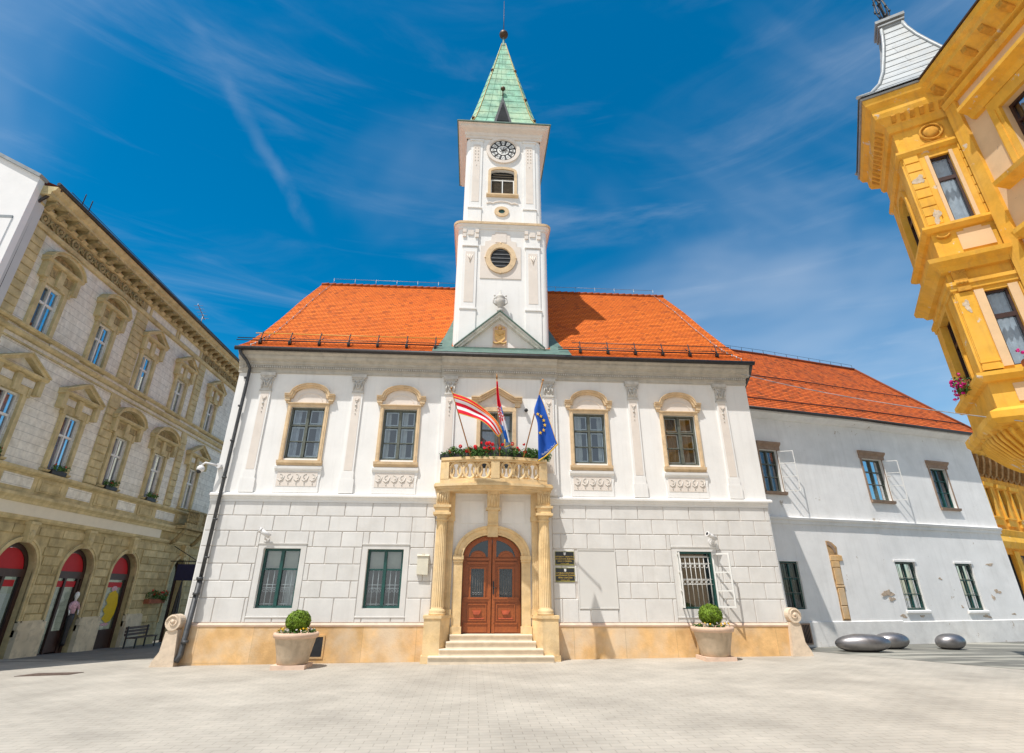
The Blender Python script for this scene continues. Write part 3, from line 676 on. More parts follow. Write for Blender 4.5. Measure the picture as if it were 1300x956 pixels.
for sg in(-1,1):
    cx=DC+sg*1.755
    p=MB()
    # pedestal, splayed on its inner side
    q=[(DC+sg*2.14,0),(DC+sg*2.14,.60),(DC+sg*1.62,.62),(DC+sg*1.34,.10),(DC+sg*1.34,0)]
    p.plan(q,-.1,1.25); p.plan([(u+sg*(.04 if i<3 else -.04) if True else u,n+(.04 if i in(1,2) else 0)) for i,(u,n) in enumerate(q)],-.1,.22)
    p.plan([(u+sg*(.03 if i<2 else -.03),n+(.03 if i in(1,2) else 0)) for i,(u,n) in enumerate(q)],1.25,1.34)
    pd=p.build('pedestal','sandstone',TH)
    p=MB(); nC=.34
    p.lathe((cx,nC),[(.27,1.34),(.27,1.40),(.25,1.42),(.27,1.46),(.24,1.50),(.205,1.53),(.21,1.56)],24)
    p.lathe((cx,nC),[(.205,1.56),(.205,2.4),(.195,3.3),(.175,4.22)],40,flute=.10)
    col=p.build('column','sandstone',TH)
    k=MB(); k.lathe((cx,nC),[(.175,4.22),(.21,4.24),(.21,4.27),(.18,4.29),(.18,4.36),(.25,4.42)],24); k.box(cx-.30,cx+.30,nC-.3,nC+.28,4.42,4.50); k.box(cx-.24,cx+.24,nC-.3,nC+.24,4.50,4.66); k.box(cx-.30,cx+.30,nC-.3,nC+.28,4.66,4.74); k.box(cx-.22,cx+.22,nC-.3,nC+.22,4.74,5.2)
    for j in range(5): x=cx-.16+.08*j; k.tube([(x,nC+.21,5.15),(x,nC+.24,5.0),(x,nC+.22,4.8)],.03,6)
    k.build('capital','sandstone',col)
    px=DC+sg*1.47
    p=MB(); p.box(px-.11,px+.11,0,.16,1.34,4.26)
    for j in range(3): p.box(px-.085+.065*j,px-.085+.065*j+.035,.155,.172,1.5,4.2)
    p.box(px-.15,px+.15,0,.20,1.34,1.50); p.box(px-.15,px+.15,0,.22,4.26,4.42); p.box(px-.13,px+.13,0,.2,4.42,5.2)
    p.build('half_pilaster','sandstone',TH)
# steps
for i,(hw,nf,z0,z1) in enumerate(((1.93,.93,-.1,.235),(1.62,.72,.235,.415),(1.42,.50,.415,.60),(1.32,.28,.60,.78))):
    s=MB(); s.prof(DC-hw,DC+hw,[(-.02 if i<3 else -.3,z0),(nf,z0),(nf,z1-.055),(nf+.035,z1-.045),(nf+.04,z1-.015),(nf+.02,z1),(-.02 if i<3 else -.3,z1)]); s.build('step','step',TH)
# door leaves
dn_=-.20
bk=MB(); bk.poly([(DC-.99,.78)]+arc(DC,3.11,.99,.70,180,0,22)+[(DC+.99,.78)],dn_-.08,dn_-.05); bk.build('door_lobby','darkroom',TH)
for sg in(-1,1):
    def hole_fill(mb,pts,n0,n1): mb.poly(pts,n0,n1)
    a0,a1=(DC-.99,DC-.015) if sg<0 else (DC+.015,DC+.99)
    mid=(a0+a1)/2+sg*-.02
    d=MB(); g0,g1=mid-.22,mid+.22
    out=a0 if sg<0 else a1; inn=a1 if sg<0 else a0
    # leaf made of stiles, rails and raised panels around glazed openings
    def bx(u0,u1,n1,z0,z1): d.box(min(u0,u1),max(u0,u1),dn_-.04,dn_+n1,z0,z1)
    lo,hi=min(a0,a1),max(a0,a1)
    bx(lo,g0,.0,.80,3.0); bx(g1,hi,.0,.80,3.0); bx(g0,g1,.0,.80,1.86); bx(g0,g1,.0,2.74,3.0)
    bx(lo+.06,hi-.10 if sg<0 else hi-.06,.035,1.72,1.80); bx(lo+.04,hi-.06,.06,1.80,1.86)
    bx(lo+.08,hi-.12,.02,.82,1.05); bx(lo+.08,hi-.12,.045,1.05,1.10)
    bx(inn-.0 if sg>0 else inn-.10,inn+.10 if sg>0 else inn,.045,.80,3.0)
    d.ribbon([(g0-.10,1.14),(g0-.10,1.66),(g1+.10,1.66),(g1+.10,1.14)],-.035,0,dn_-.01,dn_+.03,True)
    d.ribbon([(g0,1.86),(g0,2.74),(g1,2.74),(g1,1.86)],0,.06,dn_-.01,dn_+.045,True)
    bx(g0-.14,g1+.14,.05,2.88,2.95); bx(g0-.17,g1+.17,.07,3.0,3.07)
    # arched head: top rail following the arch, carved crest and fanlight opening
    K=12; A=arc(DC,3.11,.99,.70,180,90,K) if sg<0 else arc(DC,3.11,.99,.70,90,0,K)
    Bn=[(DC+(u-DC)*.80,3.11+(z-3.11)*.80) for u,z in A]
    for (p0,p1,q0,q1) in zip(A,A[1:],Bn,Bn[1:]): d.poly([q0,p0,p1,q1],dn_-.04,dn_+.03)
    bx(lo,hi,.01,3.0,3.12)
    crest=[(mid-.30,3.10)]+arc(mid,3.12,.27,.20,180,0,10)+[(mid+.30,3.10)]; d.poly(crest,dn_-.03,dn_+.05); d.ribbon(arc(mid,3.12,.20,.14,180,0,8),-.02,.03,dn_+.04,dn_+.08)
    xi=inn; d.box(min(xi,xi-sg*-.13),max(xi,xi-sg*-.13),dn_-.04,dn_+.045,3.0,3.80)
    do=d.build('door','door',TH)
    e=MB(); cx=(g0+g1)/2; e.poly([(cx-.15,1.46),(cx+.15,1.46),(cx+.09,1.34),(cx-.09,1.34)],dn_-.01,dn_+.06); e.box(cx-.24,cx+.24,dn_-.01,dn_+.03,1.2,1.24); e.build('raised_panel','doorred',do)
    gl=MB(); gl.box(g0,g1,dn_-.035,dn_-.02,1.86,2.74); gl.poly([(lo+.02,3.10),(hi-.02,3.10)]+([(u,z) for u,z in Bn[::-1]]),dn_-.035,dn_-.02); gl.build('door_glass','darkglass',do)
    gr=MB()
    for k in range(5): x=g0+.06+.08*k; gr.tube([(x,dn_,1.88),(x+.02*math.sin(k),dn_,2.3),(x,dn_,2.72)],.007,4)
    for k in range(4): gr.tube([(g0+.09+.09*k+.035*math.cos(t*.8),dn_,1.97+.035*math.sin(t*.8)) for t in range(8)],.007,4,closed=True)
    gr.build('glass_grille','steel',do)
    if sg>0:
        hd=MB(); hd.box(DC+.035,DC+.085,dn_+.04,dn_+.06,1.95,2.35); hd.tube([(DC+.06,dn_+.05,2.15),(DC+.06,dn_+.12,2.15),(DC+.17,dn_+.12,2.14)],.014,6); hd.build('handle','black',do)
# ---- balcony
def bn(u): return .56+.46*(1-((u-DC)/2.06)**2)
BAL=MB(); K=24; us=[DC-2.06+4.12*i/K for i in range(K+1)]
for dz0,dz1,off in((5.20,5.27,-.10),(5.27,5.34,-.03),(5.34,5.42,.05),(5.42,5.47,0)):
    pts=[(us[0]-off*.5 if True else 0,0)]+[(DC+(u-DC)*(1+off*.25),bn(u)+off) for u in us]+[(us[-1]+off*.5,0)]
    BAL.plan(pts,dz0,dz1)
BO=BAL.build('balcony','sandstone',TH)
def curved(mb,u0,u1,n0,n1,z0,z1,k=10):
    A=[]
    for i in range(k+1):
        u=u0+(u1-u0)*i/k; A.append([mb.p(u,bn(u)+a,z) for a,z in((n0,z0),(n1,z0),(n1,z1),(n0,z1))])
    for a,b in zip(A,A[1:]):
        for j in range(4): l=(j+1)%4; mb.face((a[j],b[j],b[l],a[l]))
    mb.face(A[0]); mb.face(A[-1])
ba=MB(); uL,uR=DC-1.86,DC+1.86
curved(ba,uL,uR,-.28,-.06,5.47,5.60,20); curved(ba,uL,uR,-.27,-.07,6.17,6.24,20); curved(ba,uL-.02,uR+.02,-.31,-.02,6.24,6.34,20)
for c_ in(uL+.12,DC+.03,uR-.12): hw=.15; curved(ba,c_-hw,c_+hw,-.29,-.05,5.60,6.18,3)
for a,b in((uL+.27,DC-.12),(DC+.18,uR-.27)):
    n_=3; wd=(b-a)/n_
    for i in range(n_+1):   # interlaced second row of rings
        P=[]
        for t in range(20):
            an=2*math.pi*t/20; u=a+wd*i+wd*.36*math.cos(an); u=max(a,min(b,u)); P.append((u,bn(u)-.20,5.885+.27*math.sin(an)))
        ba.tube(P,.04,6,closed=True)
    for i in range(n_):
        cu=a+wd*(i+.5); P=[]
        for t in range(20):
            an=2*math.pi*t/20; u=cu+wd*.44*math.cos(an); u=max(a,min(b,u)); P.append((u,bn(u)-.165,5.885+.285*math.sin(an)))
        ba.tube(P,.052,7,closed=True)
        if i<n_-1:
            cu2=a+wd*(i+1); P=[(cu2+.10*math.cos(2*math.pi*t/12),bn(cu2)-.16,5.885+.13*math.sin(2*math.pi*t/12)) for t in range(12)]
    for i in range(n_+1): cu=a+wd*i; ba.ball((cu,bn(cu)-.165,5.66),.05,7); ba.ball((cu,bn(cu)-.165,6.11),.05,7)
for sg,ue in((-1,uL),(1,uR)):
    x0,x1=(ue-.02,ue+.18) if sg<0 else (ue-.18,ue+.02)
    ba.box(x0,x1,0,bn(ue)-.06,5.47,5.60); ba.box(x0,x1,0,bn(ue)-.06,6.18,6.33)
    for k in range(3): ba.tube([((x0+x1)/2,.08+.15*k+.07*math.cos(t*.7),5.885+.27*math.sin(t*.7)) for t in range(9)],.04,6,closed=True)
ba.build('balustrade','sandstone',BO)

# ---- main roof with stepped tile courses
def roof_slope(mb,prof_,xl,xr,uvo=0,step=.17,lift=.022):
    """prof_: list of (y,z); xl/xr: functions of t(0..1) giving the ends"""
    segs=[(math.dist(a,b)) for a,b in zip(prof_,prof_[1:])]; T=sum(segs); n=int(T/step)
    def at(s):
        for (a,b),l in zip(zip(prof_,prof_[1:]),segs):
            if s<=l or (a,b)==(prof_[-2],prof_[-1]): k=s/l; d=((b[0]-a[0])/l,(b[1]-a[1])/l); return (a[0]+(b[0]-a[0])*k,a[1]+(b[1]-a[1])*k,-d[1],d[0])
            s-=l
    for i in range(n):
        s0,s1=T*i/n,T*(i+1)/n+.02
        y0,z0,ny,nz=at(s0); y1,z1,_,_=at(min(s1,T))
        a0,b0,a1,b1=xl(s0/T),xr(s0/T),xl(min(1,s1/T)),xr(min(1,s1/T))
        K=8
        for k in range(K):
            xa0=a0+(b0-a0)*k/K; xb0=a0+(b0-a0)*(k+1)/K; xa1=a1+(b1-a1)*k/K; xb1=a1+(b1-a1)*(k+1)/K
            L0=lift; v=[mb.w(mb.fr(xa0,-(y0+ny*L0),z0+nz*L0)),mb.w(mb.fr(xb0,-(y0+ny*L0),z0+nz*L0)),mb.w(mb.fr(xb1,-y1,z1)),mb.w(mb.fr(xa1,-y1,z1))]
            vv0=i*.17+.002; vv1=(i+1)*.17
            mb.face(v,uv=[(xa0+uvo,vv0),(xb0+uvo,vv0),(xb1+uvo,vv1),(xa1+uvo,vv1)])
            e=[mb.w(mb.fr(xa0,-y0,z0)),mb.w(mb.fr(xb0,-y0,z0))]
            mb.face((e[0],e[1],v[1],v[0]),uv=[(xa0,vv0),(xb0,vv0),(xb0,vv0+.01),(xa0,vv0+.01)])
RP=[(-.58,10.42),(.3,11.02),(1.3,11.92),(2.7,13.38),(4.2,15.1),(6.0,17.02)]
xl=lambda t:-9.22+.62*t*t*.4+.37*t; xr=lambda t:11.0-.45*t-.45*t*t
rf=MB(); roof_slope(rf,RP,xl,xr)
RO=rf.build('roof','tile',TH)
# hip ends and back
he=MB()
for sgn,fx in((-1,xl),(1,xr)):
    prev=None
    N_=len(RP)
    acc=0; T=sum(math.dist(a,b) for a,b in zip(RP,RP[1:]))
    for i,(y,z) in enumerate(RP):
        if i: acc+=math.dist(RP[i-1],RP[i])
        x=fx(acc/T); q=(x,y,z,12-y)
        if prev:
            v=[he.w((prev[0],prev[1],prev[2])),he.w((q[0],q[1],q[2])),he.w((q[0],q[3],q[2])),he.w((prev[0],prev[3],prev[2]))]
            he.face(v,uv=[(prev[1],prev[2]),(q[1],q[2]),(q[3],q[2]),(prev[3],prev[2])])
        prev=q
v=[he.w((-9.2,12.6,10.42)),he.w((11,12.6,10.42)),he.w((10.1,6.0,17.02)),he.w((-8.6,6.0,17.02))]; he.face(v,uv=[(0,0),(20,0),(20,9),(0,9)])
he.build('roof_end','tile',RO)
rr=MB()
x=-8.6
while x<10.05:
    if not -1.4<x<3.1:
        rr.tube([(x,-6.0,17.02),(x+.38,-6.0,17.05)],[.10,.12],8)
    x+=.36
rr.build('ridge_tiles','tile',RO)
# hip lightning line with clips
lc=MB(); T=sum(math.dist(a,b) for a,b in zip(RP,RP[1:]))
for sgn in(-1,1):
    pts=[];acc=0
    for i,(y,z) in enumerate(RP):
        if i: acc+=math.dist(RP[i-1],RP[i])
        t=acc/T; x=(xl(t)+.55-.0*t) if sgn<0 else (xr(t)-.55)
        pts.append((x,-y+.02,z+.10))
    lc.tube(pts,.012,5)
    for k in range(14):
        s=k/14*(len(pts)-1); i=int(s); f=s-i; a,b=pts[i],pts[i+1]; P=[a[j]+(b[j]-a[j])*f for j in range(3)]
        lc.tube([(P[0],P[1],P[2]+.03),(P[0],P[1]-.02,P[2]-.12)],.02,5)
for x0,x1 in((-8.0,-1.25),(3.0,9.6)):
    lc.tube([(x0,-6,17.42),(x1,-6,17.42)],.011,5); k=0; x=x0
    while x<=x1+.01: lc.tube([(x,-6,17.02),(x,-6,17.46)],.013,5); x+=(x1-x0)/6
lc.build('lightning_conductor','steel',RO)
sg_=MB(); sy=MB()
for x0,x1 in((-9.45,-1.5),(3.15,10.35)):
    for (n_,z_,yel) in((-.02,11.25,True),(.10,10.98,False),(.16,10.86,False)):
        (sy if yel and x0<0 else sg_).tube([(x0 if not yel else x0+.6,n_,z_+.04),(x1,n_,z_+.04)],.022 if yel else .02,6)
    x=x0+.9
    while x<x1:
        sg_.tube([(x,.25,10.70),(x,.02,11.34)],.022,5); sg_.box(x-.05,x+.05,.05,.2,10.78,10.92); sg_.tube([(x,-.3,10.98+.3),(x,.1,10.98)],.018,5); x+=1.13
sg_.build('snow_guard','black',RO); sy.build('snow_guard_rail','yellowrod',RO)
gu=MB(); gu.tube([(XL-.12,.56,10.39),(XR+.24,.56,10.36)],.085,10); gu.box(XL-.1,XR+.2,.40,.60,10.40,10.43)
gu.build('gutter','gutter',TH)
dp=MB(); dp.tube([(-9.05,.55,10.34),(-9.0,.5,10.18),(-8.80,.34,9.95),(-8.70,.17,9.72),(-8.70,.17,9.4),(-8.76,.15,6),(-8.80,.17,2.4)],.06,10)
for z in(9.3,8.2,6.9,5.6,4.2,3.0): dp.tube([(-8.76,.16,z),(-8.76,.16,z+.05)],.08,10)
dpo=dp.build('downpipe','pipe',TH)
dp=MB(); dp.tube([(-8.80,.17,2.42),(-8.86,.24,.25),(-8.9,.34,.06)],.085,12)
for z in(2.35,1.9,.55): dp.tube([(-8.81,.19+.03*(2.4-z),z),(-8.81,.19+.03*(2.4-z),z+.08)],.105,12)
dp.build('pipe_boot','pipe',dpo)
dp=MB(); dp.tube([(XR+.15,.5,10.32),(XR+.16,.2,10.0),(XR+.1,-.3,9.6),(XR+.12,-.5,9.3),(XR+.12,-.5,.3)],.06,8); dp.build('downpipe','pipe',TH)

# ---- tower
F4=Fr((0,.4,0),0); TC=.87
tw=MB(F4)
RW=.46
lowz=(10.6,17.15)
def rounded(x0,x1,y0,y1,c,k=5):
    pts=[]
    for (cx,cy,a0) in((x0+c,y0+c,180),(x1-c,y0+c,270),(x1-c,y1-c,0),(x0+c,y1-c,90)):
        for i in range(k+1): a=R(a0+90*i/k); pts.append((cx+c*math.cos(a),-(cy+c*math.sin(a))))
    return pts
def shell(mb,x0,x1,y0,y1,z0,z1,c):   # walls without the flat front
    P=rounded(x0,x1,y0,y1,c); k=len(P); 
    for i in range(k):
        a,b=P[i],P[(i+1)%k]
        if abs(a[1]+y0)<1e-6 and abs(b[1]+y0)<1e-6: continue
        q=[mb.w((a[0],-a[1],z0)),mb.w((b[0],-b[1],z0)),mb.w((b[0],-b[1],z1)),mb.w((a[0],-a[1],z1))]; mb.face(q)
shell(tw,-1.14,2.88,.4,4.45,10.4,17.3,.22); tw.wall(-1.14+.22,2.88-.22,10.4,17.3,[(.82-.45,.82+.45,15.0,15.9,.45)] if False else [],0,.2)
shell(tw,-.96,2.70,.48,4.3,17.3,23.0,.22); tw.wall(-.96+.22,2.70-.22,17.3,23.0,[(.84-.56,.84+.56,19.08,20.62,.16)],-.08,.2)
TW=tw.build('tower','white',TH)
# lower stage relief
def tpil(c,z0,z1,hw,n,split):
    p=MB(F4); p.box(c-hw,c+hw,n,n+.05,z0,z1); return p
for c in(-.56,2.23):
    p=MB(F4); p.box(c-.34,c+.34,0,.05,10.9,12.85); p.box(c-.31,c+.31,0,.05,12.92,15.98); p.box(c-.33,c+.33,0,.06,16.10,17.0)
    p.prof(c-.36,c+.36,[(0,12.84),(.09,12.86),(.09,12.92),(0,12.93)]); p.prof(c-.36,c+.36,[(0,16.02),(.09,16.04),(.09,16.10),(0,16.11)])
    o=p.build('tower_pilaster','white',TW)
    p=MB(F4); p.box(c-.20,c+.20,.048,.062,13.2,15.75)
    p.box(c-.36,c-.2,.05,.12,16.75,16.92);p.box(c+.2,c+.36,.05,.12,16.75,16.92); p.box(c-.36,c-.2,.05,.12,16.5,16.66);p.box(c+.2,c+.36,.05,.12,16.5,16.66);p.box(c-.13,c+.13,.05,.11,16.62,16.86)
    for k in range(3): p.tube([(c-.12+.12*k,.06,15.6),(c,.075,15.3-.05*k)],.02,5)
    p.build('tower_relief','relief',TW)
for c in(-.44,2.13):
    p=MB(F4); p.box(c-.31,c+.31,-.08,-.03,17.45,18.2); p.box(c-.28,c+.28,-.08,-.03,18.3,22.35); p.prof(c-.33,c+.33,[(-.08,18.2),(.01,18.22),(.01,18.28),(-.08,18.3)]); p.prof(c-.33,c+.33,[(-.08,22.32),(.02,22.34),(.02,22.42),(-.08,22.44)])
    p.build('tower_pilaster','white',TW)
    p=MB(F4); p.box(c-.17,c+.17,-.035,-.018,18.6,22.1)
    for k in range(5): p.ball((c-.07,-.02,21.9-.2*k),.035,6); p.ball((c+.07,-.02,21.9-.2*k),.035,6)
    p.ball((c,-.02,20.8),.03,6); p.build('tower_relief','relief',TW)
# mid cornice running round
def ringcourse(mb,x0,x1,y0,y1,c,sec):
    """sec: (offset,z) list"""
    rings=[]
    for off,z in sec: rings.append([mb.w((a,-b,z)) for a,b in rounded(x0-off,x1+off,y0-off,y1+off,c+max(off,0)*.7)])
    for a,b in zip(rings,rings[1:]):
        k=len(a)
        for i in range(k): mb.face((a[i],a[(i+1)%k],b[(i+1)%k],b[i]))
m=MB(); ringcourse(m,-1.14,2.88,.4,4.45,.22,[(0,16.98),(.05,17.0),(.05,17.06),(.16,17.14),(.18,17.2),(.18,17.28)])
m.build('tower_string_course','white',TW)
m=MB(); ringcourse(m,-1.14,2.88,.4,4.45,.22,[(.185,17.18),(.205,17.19),(.215,17.30),(-.15,17.40)]); m.build('tower_string_capping','winstone',TW)
m=MB(); sec=[(0,22.50),(.06,22.52),(.06,22.66),(.10,22.70),(.12,22.86),(.30,22.98),(.36,23.05),(.36,23.14),(.44,23.18)]
rings=[]
def sq(off,z,mbx): return [mbx.w(p) for p in((-.96-off,.48-off,z),(2.70+off,.48-off,z),(2.70+off,4.3+off,z),(-.96-off,4.3+off,z))]
rg=[sq(o_,z_,m) for o_,z_ in sec]
for a,b in zip(rg,rg[1:]):
    for i in range(4): m.face((a[i],a[(i+1)%4],b[(i+1)%4],b[i]))
m.build('tower_cornice','relief',TW)
m=MB(); rg=[sq(o_,z_,m) for o_,z_ in[(.42,23.18),(.50,23.19),(.50,23.25),(.2,23.34)]]
for a,b in zip(rg,rg[1:]):
    for i in range(4): m.face((a[i],a[(i+1)%4],b[(i+1)%4],b[i]))
m.build('eaves_edge','copperd',TW)
# spire: flared four-sided copper with chamfered arrises
sc_=(.87,2.39); spf=[(2.30,23.25),(2.02,23.55),(1.80,24.1),(1.60,24.9),(1.36,26.0),(1.05,27.5),(.72,29.1),(.42,30.6),(.20,31.7),(.14,32.0)]
m=MB(); rg=[]
for h,z in spf:
    c_=h*.22; rg.append([m.w((sc_[0]+x,sc_[1]+y,z)) for x,y in((-h+c_,-h),(h-c_,-h),(h,-h+c_),(h,h-c_),(h-c_,h),(-h+c_,h),(-h,h-c_),(-h,-h+c_))])
for a,b in zip(rg,rg[1:]):
    for i in range(8): m.face((a[i],a[(i+1)%8],b[(i+1)%8],b[i]))
m.face(rg[-1]); SP=m.build('spire','copper',TW)
m=MB()
def sph(z):
    for (h0,z0),(h1,z1) in zip(spf,spf[1:]):
        if z0<=z<=z1: return h0+(h1-h0)*(z-z0)/(z1-z0)
    return .14
z=23.6
while z<31.6:   # horizontal sheet seams
    h=sph(z)+.006; c_=h*.22
    P=[(sc_[0]+x,sc_[1]+y,z) for x,y in((-h+c_,-h),(h-c_,-h),(h,-h+c_),(h,h-c_),(h-c_,h),(-h+c_,h),(-h,h-c_),(-h,-h+c_))]
    m.tube(P,.012,4,closed=True,world=True); z+=.55
for f in(-.6,-.2,.2,.6):
    P=[]
    for h,z in spf: P.append((sc_[0]+f*h*.8,sc_[1]-h-.004,z))
    m.tube(P,.014,4,world=True)
m.build('sheet_seams','copper',SP)
m=MB()
for sx in(-1,1):
    P=[(sc_[0]+sx*(h*.80),sc_[1]-h-.02,z) for h,z in spf]; P=[(-.96+.42 if sx<0 else 2.70-.42,.1,23.2)]+P if False else P
    m.tube(P,.02,5,world=True)
m.build('lightning_conductor','yellowrod',SP)
# hatch dormer on the spire front
m=MB(); zb,zt=23.62,26.2; yb=sc_[1]-sph(zb); yt=sc_[1]-sph(zt)
a=[m.w(p) for p in((.36,yb-.05,zb),(1.26,yb-.05,zb),(.81,yt,zt+.1),(.81,yb-.02,25.3))]
m.face((a[0],a[1],a[3])); m.face((a[0],a[3],a[2])); m.face((a[1],a[3],a[2]))
m.build('spire_dormer','pipe',SP)
m=MB(); m.poly([(.50,23.7),(1.12,23.7),(.81,25.0)],-(yb-.07),-(yb-.055)); m.build('dormer_opening','darkroom',SP)
m=MB(); m.ball((.82,yt-.10,zt+.5),.13,10,world=True); m.tube([(.81,yt-.05,zt),(.82,yt-.1,zt+.4)],.03,5,world=True)
for sx,z_ in((-1,28.9),(1,28.9),(1,26.0),(-1,24.0),(1,24.0)): m.cut(); h=sph(z_); m.ball((sc_[0]+sx*h*.85,sc_[1]-h,z_),.10,7,world=True)
m.build('roof_hook','bronze',SP)
m=MB(); m.lathe(sc_ if False else (sc_[0],-sc_[1]),[(.20,31.75),(.22,31.8),(.20,31.9),(.10,32.0),(.06,32.5),(.06,32.7)],10); m.build('spire_tip','copperd',SP)
m=MB(); m.ball((sc_[0],sc_[1],33.0),.27,16,world=True); m.tube([(sc_[0],sc_[1],32.6),(sc_[0],sc_[1],36.2)],[.03,.012],6,world=True)
m.build('finial_ball','bronze',SP)
# tower window
m=MB(F4); u0,u1,z0,z1=.84-.56,.84+.56,19.08,20.62; n_=-.20
m.ribbon([(u0,z0),(u0,20.05),(u1,20.05),(u1,z0)],-.045,0,n_-.02,n_+.03,True); m.box(.815,.865,n_-.02,n_+.04,z0,20.05)
tw_=m.build('shutter_window','whitewood',TW)
m=MB(F4)
k=z0+.08
while k<19.98:
    for a,b in((u0+.06,.79),(.89,u1-.06)): m.prof(a,b,[(n_-.05,k),(n_+.0,k),(n_-.05,k+.06)])
    k+=.075
m.prof(u0+.04,u1-.04,[(n_-.05,20.12),(n_-.02,20.12),(n_-.05,20.2)]); m.prof(u0+.04,u1-.04,[(n_-.05,20.26),(n_-.02,20.26),(n_-.05,20.34)]); m.prof(u0+.1,u1-.1,[(n_-.05,20.4),(n_-.02,20.4),(n_-.05,20.48)])
m.build('louvres','louvrewood',TW)
m=MB(F4); m.box(u0-.1,u1+.1,n_-.12,n_-.09,z0-.1,z1+.1); m.build('window_backing','darkroom',TW)
m=MB(F4); path=[(u0,z0),(u0,20.46)]+arc(.84,20.46,.56,.16,180,0,12)+[(u1,20.46),(u1,z0)]
m.ribbon(path,0,.13,-.10,-.02); m.prof(.84-.76,.84+.76,[(-.08,18.93),(.0,18.93),(.06,19.0),(.06,19.07),(-.08,19.08)]); m.build('tower_window_surround','winstone',TW)
m=MB(F4); m.ribbon([(.1,18.55),(.25,18.62)]+arc(.84,18.45,.5,.25,150,30,8)+[(1.43,18.62),(1.58,18.55)],-.03,.03,-.08,-.04); m.build('tower_moulding','relief',TW)
m=MB(F4); m.ring(.82,18.09,.15,.34,-.10,-.02,28,.82); m.build('oculus_surround','winstone',TW)
m=MB(F4); m.disc(.82,18.09,.16,.14,-.09,-.065,20); m.build('oculus_pane','tealwood',TW)
m=MB(F4); m.ring(.80,15.45,.47,.68,-.02,.10,36,1.15); m.ring(.80,15.45,.44,.50,-.02,.06,36,1.15)
for a in(0,90,180,270): m.ball((.80+.68*math.cos(R(a)),.08,15.45+.78*math.sin(R(a))),.05,6)
m.build('round_window_surround','winstone',TW)
m=MB(F4); m.disc(.80,15.45,.47,.53,.033,.042,30); m.build('round_window_opening','darkroom',TW)
m=MB(F4); k=15.45-.42
while k<15.9:
    hw=.45*math.sqrt(max(.02,1-((k-15.45)/.52)**2)); m.prof(.80-hw,.80+hw,[(.042,k),(.065,k),(.042,k+.05)]); k+=.2
m.build('louvres','pipe',TW)
m=MB(F4); m.poly([(-.10,14.42),(1.70,14.42),(1.70,16.1),(1.52,16.1),(1.50,16.35),(1.25,16.4),(1.2,16.75),(.4,16.75),(.35,16.4),(.1,16.35),(.08,16.1),(-.10,16.1)],0,.03); m.box(.55,1.05,.03,.05,16.3,16.85); m.build('tower_moulding','relief',TW)
# pediment, shield and urn
m=MB(F4); pa=[(-1.02,10.98),(.79,12.62),(2.62,10.98)]
m.ribbon(pa,-.15,-.07,0,.26); m.ribbon(pa,-.07,.0,0,.36)
m.build('pediment','pedstone',TW)
m=MB(F4); m.ribbon(pa,.0,.035,0,.44); m.build('pediment_flashing','copperd',TW)
m=MB(F4); m.box(.47,1.13,0,.06,10.96,11.14); m.poly([(.52,11.14),(1.10,11.14),(1.10,12.02),(.81,12.2),(.52,12.02)],0,.05); sh=m.build('shield_panel','pinkstone',TW)
m=MB(F4); m.poly([(.58,11.9),(1.04,11.9),(1.02,11.5),(.81,11.28),(.60,11.5)],.04,.10); m.tube([(.55,.09,11.35),(.66,.12,11.28),(.81,.13,11.32),(.96,.12,11.28),(1.07,.09,11.35)],.04,6); m.ball((.81,.08,11.99),.09,8); m.tube([(.66,.11,11.75),(.81,.13,11.68),(.96,.11,11.75)],.04,6)
for a in(-.16,0,.16): m.ball((.81+a,.09,12.02+.03*(a==0)),.045,6)
m.build('shield_relief','reliefgold',TW)
m=MB(F4); m.lathe((.80,.28),[(.13,12.62),(.15,12.72),(.07,12.82),(.10,12.88),(.20,13.02),(.22,13.18),(.16,13.28),(.20,13.33),(.14,13.4),(.06,13.52),(.03,13.64),(.02,13.7)],14)
for sg in(-1,1): m.tube([(.80+sg*.16,.28,12.95),(.80+sg*.29,.28,13.08),(.80+sg*.27,.28,13.28),(.80+sg*.17,.28,13.32)],.03,6); m.ball((.80+sg*.24,.28,13.42),.05,6)
m.build('urn','capital',TW)
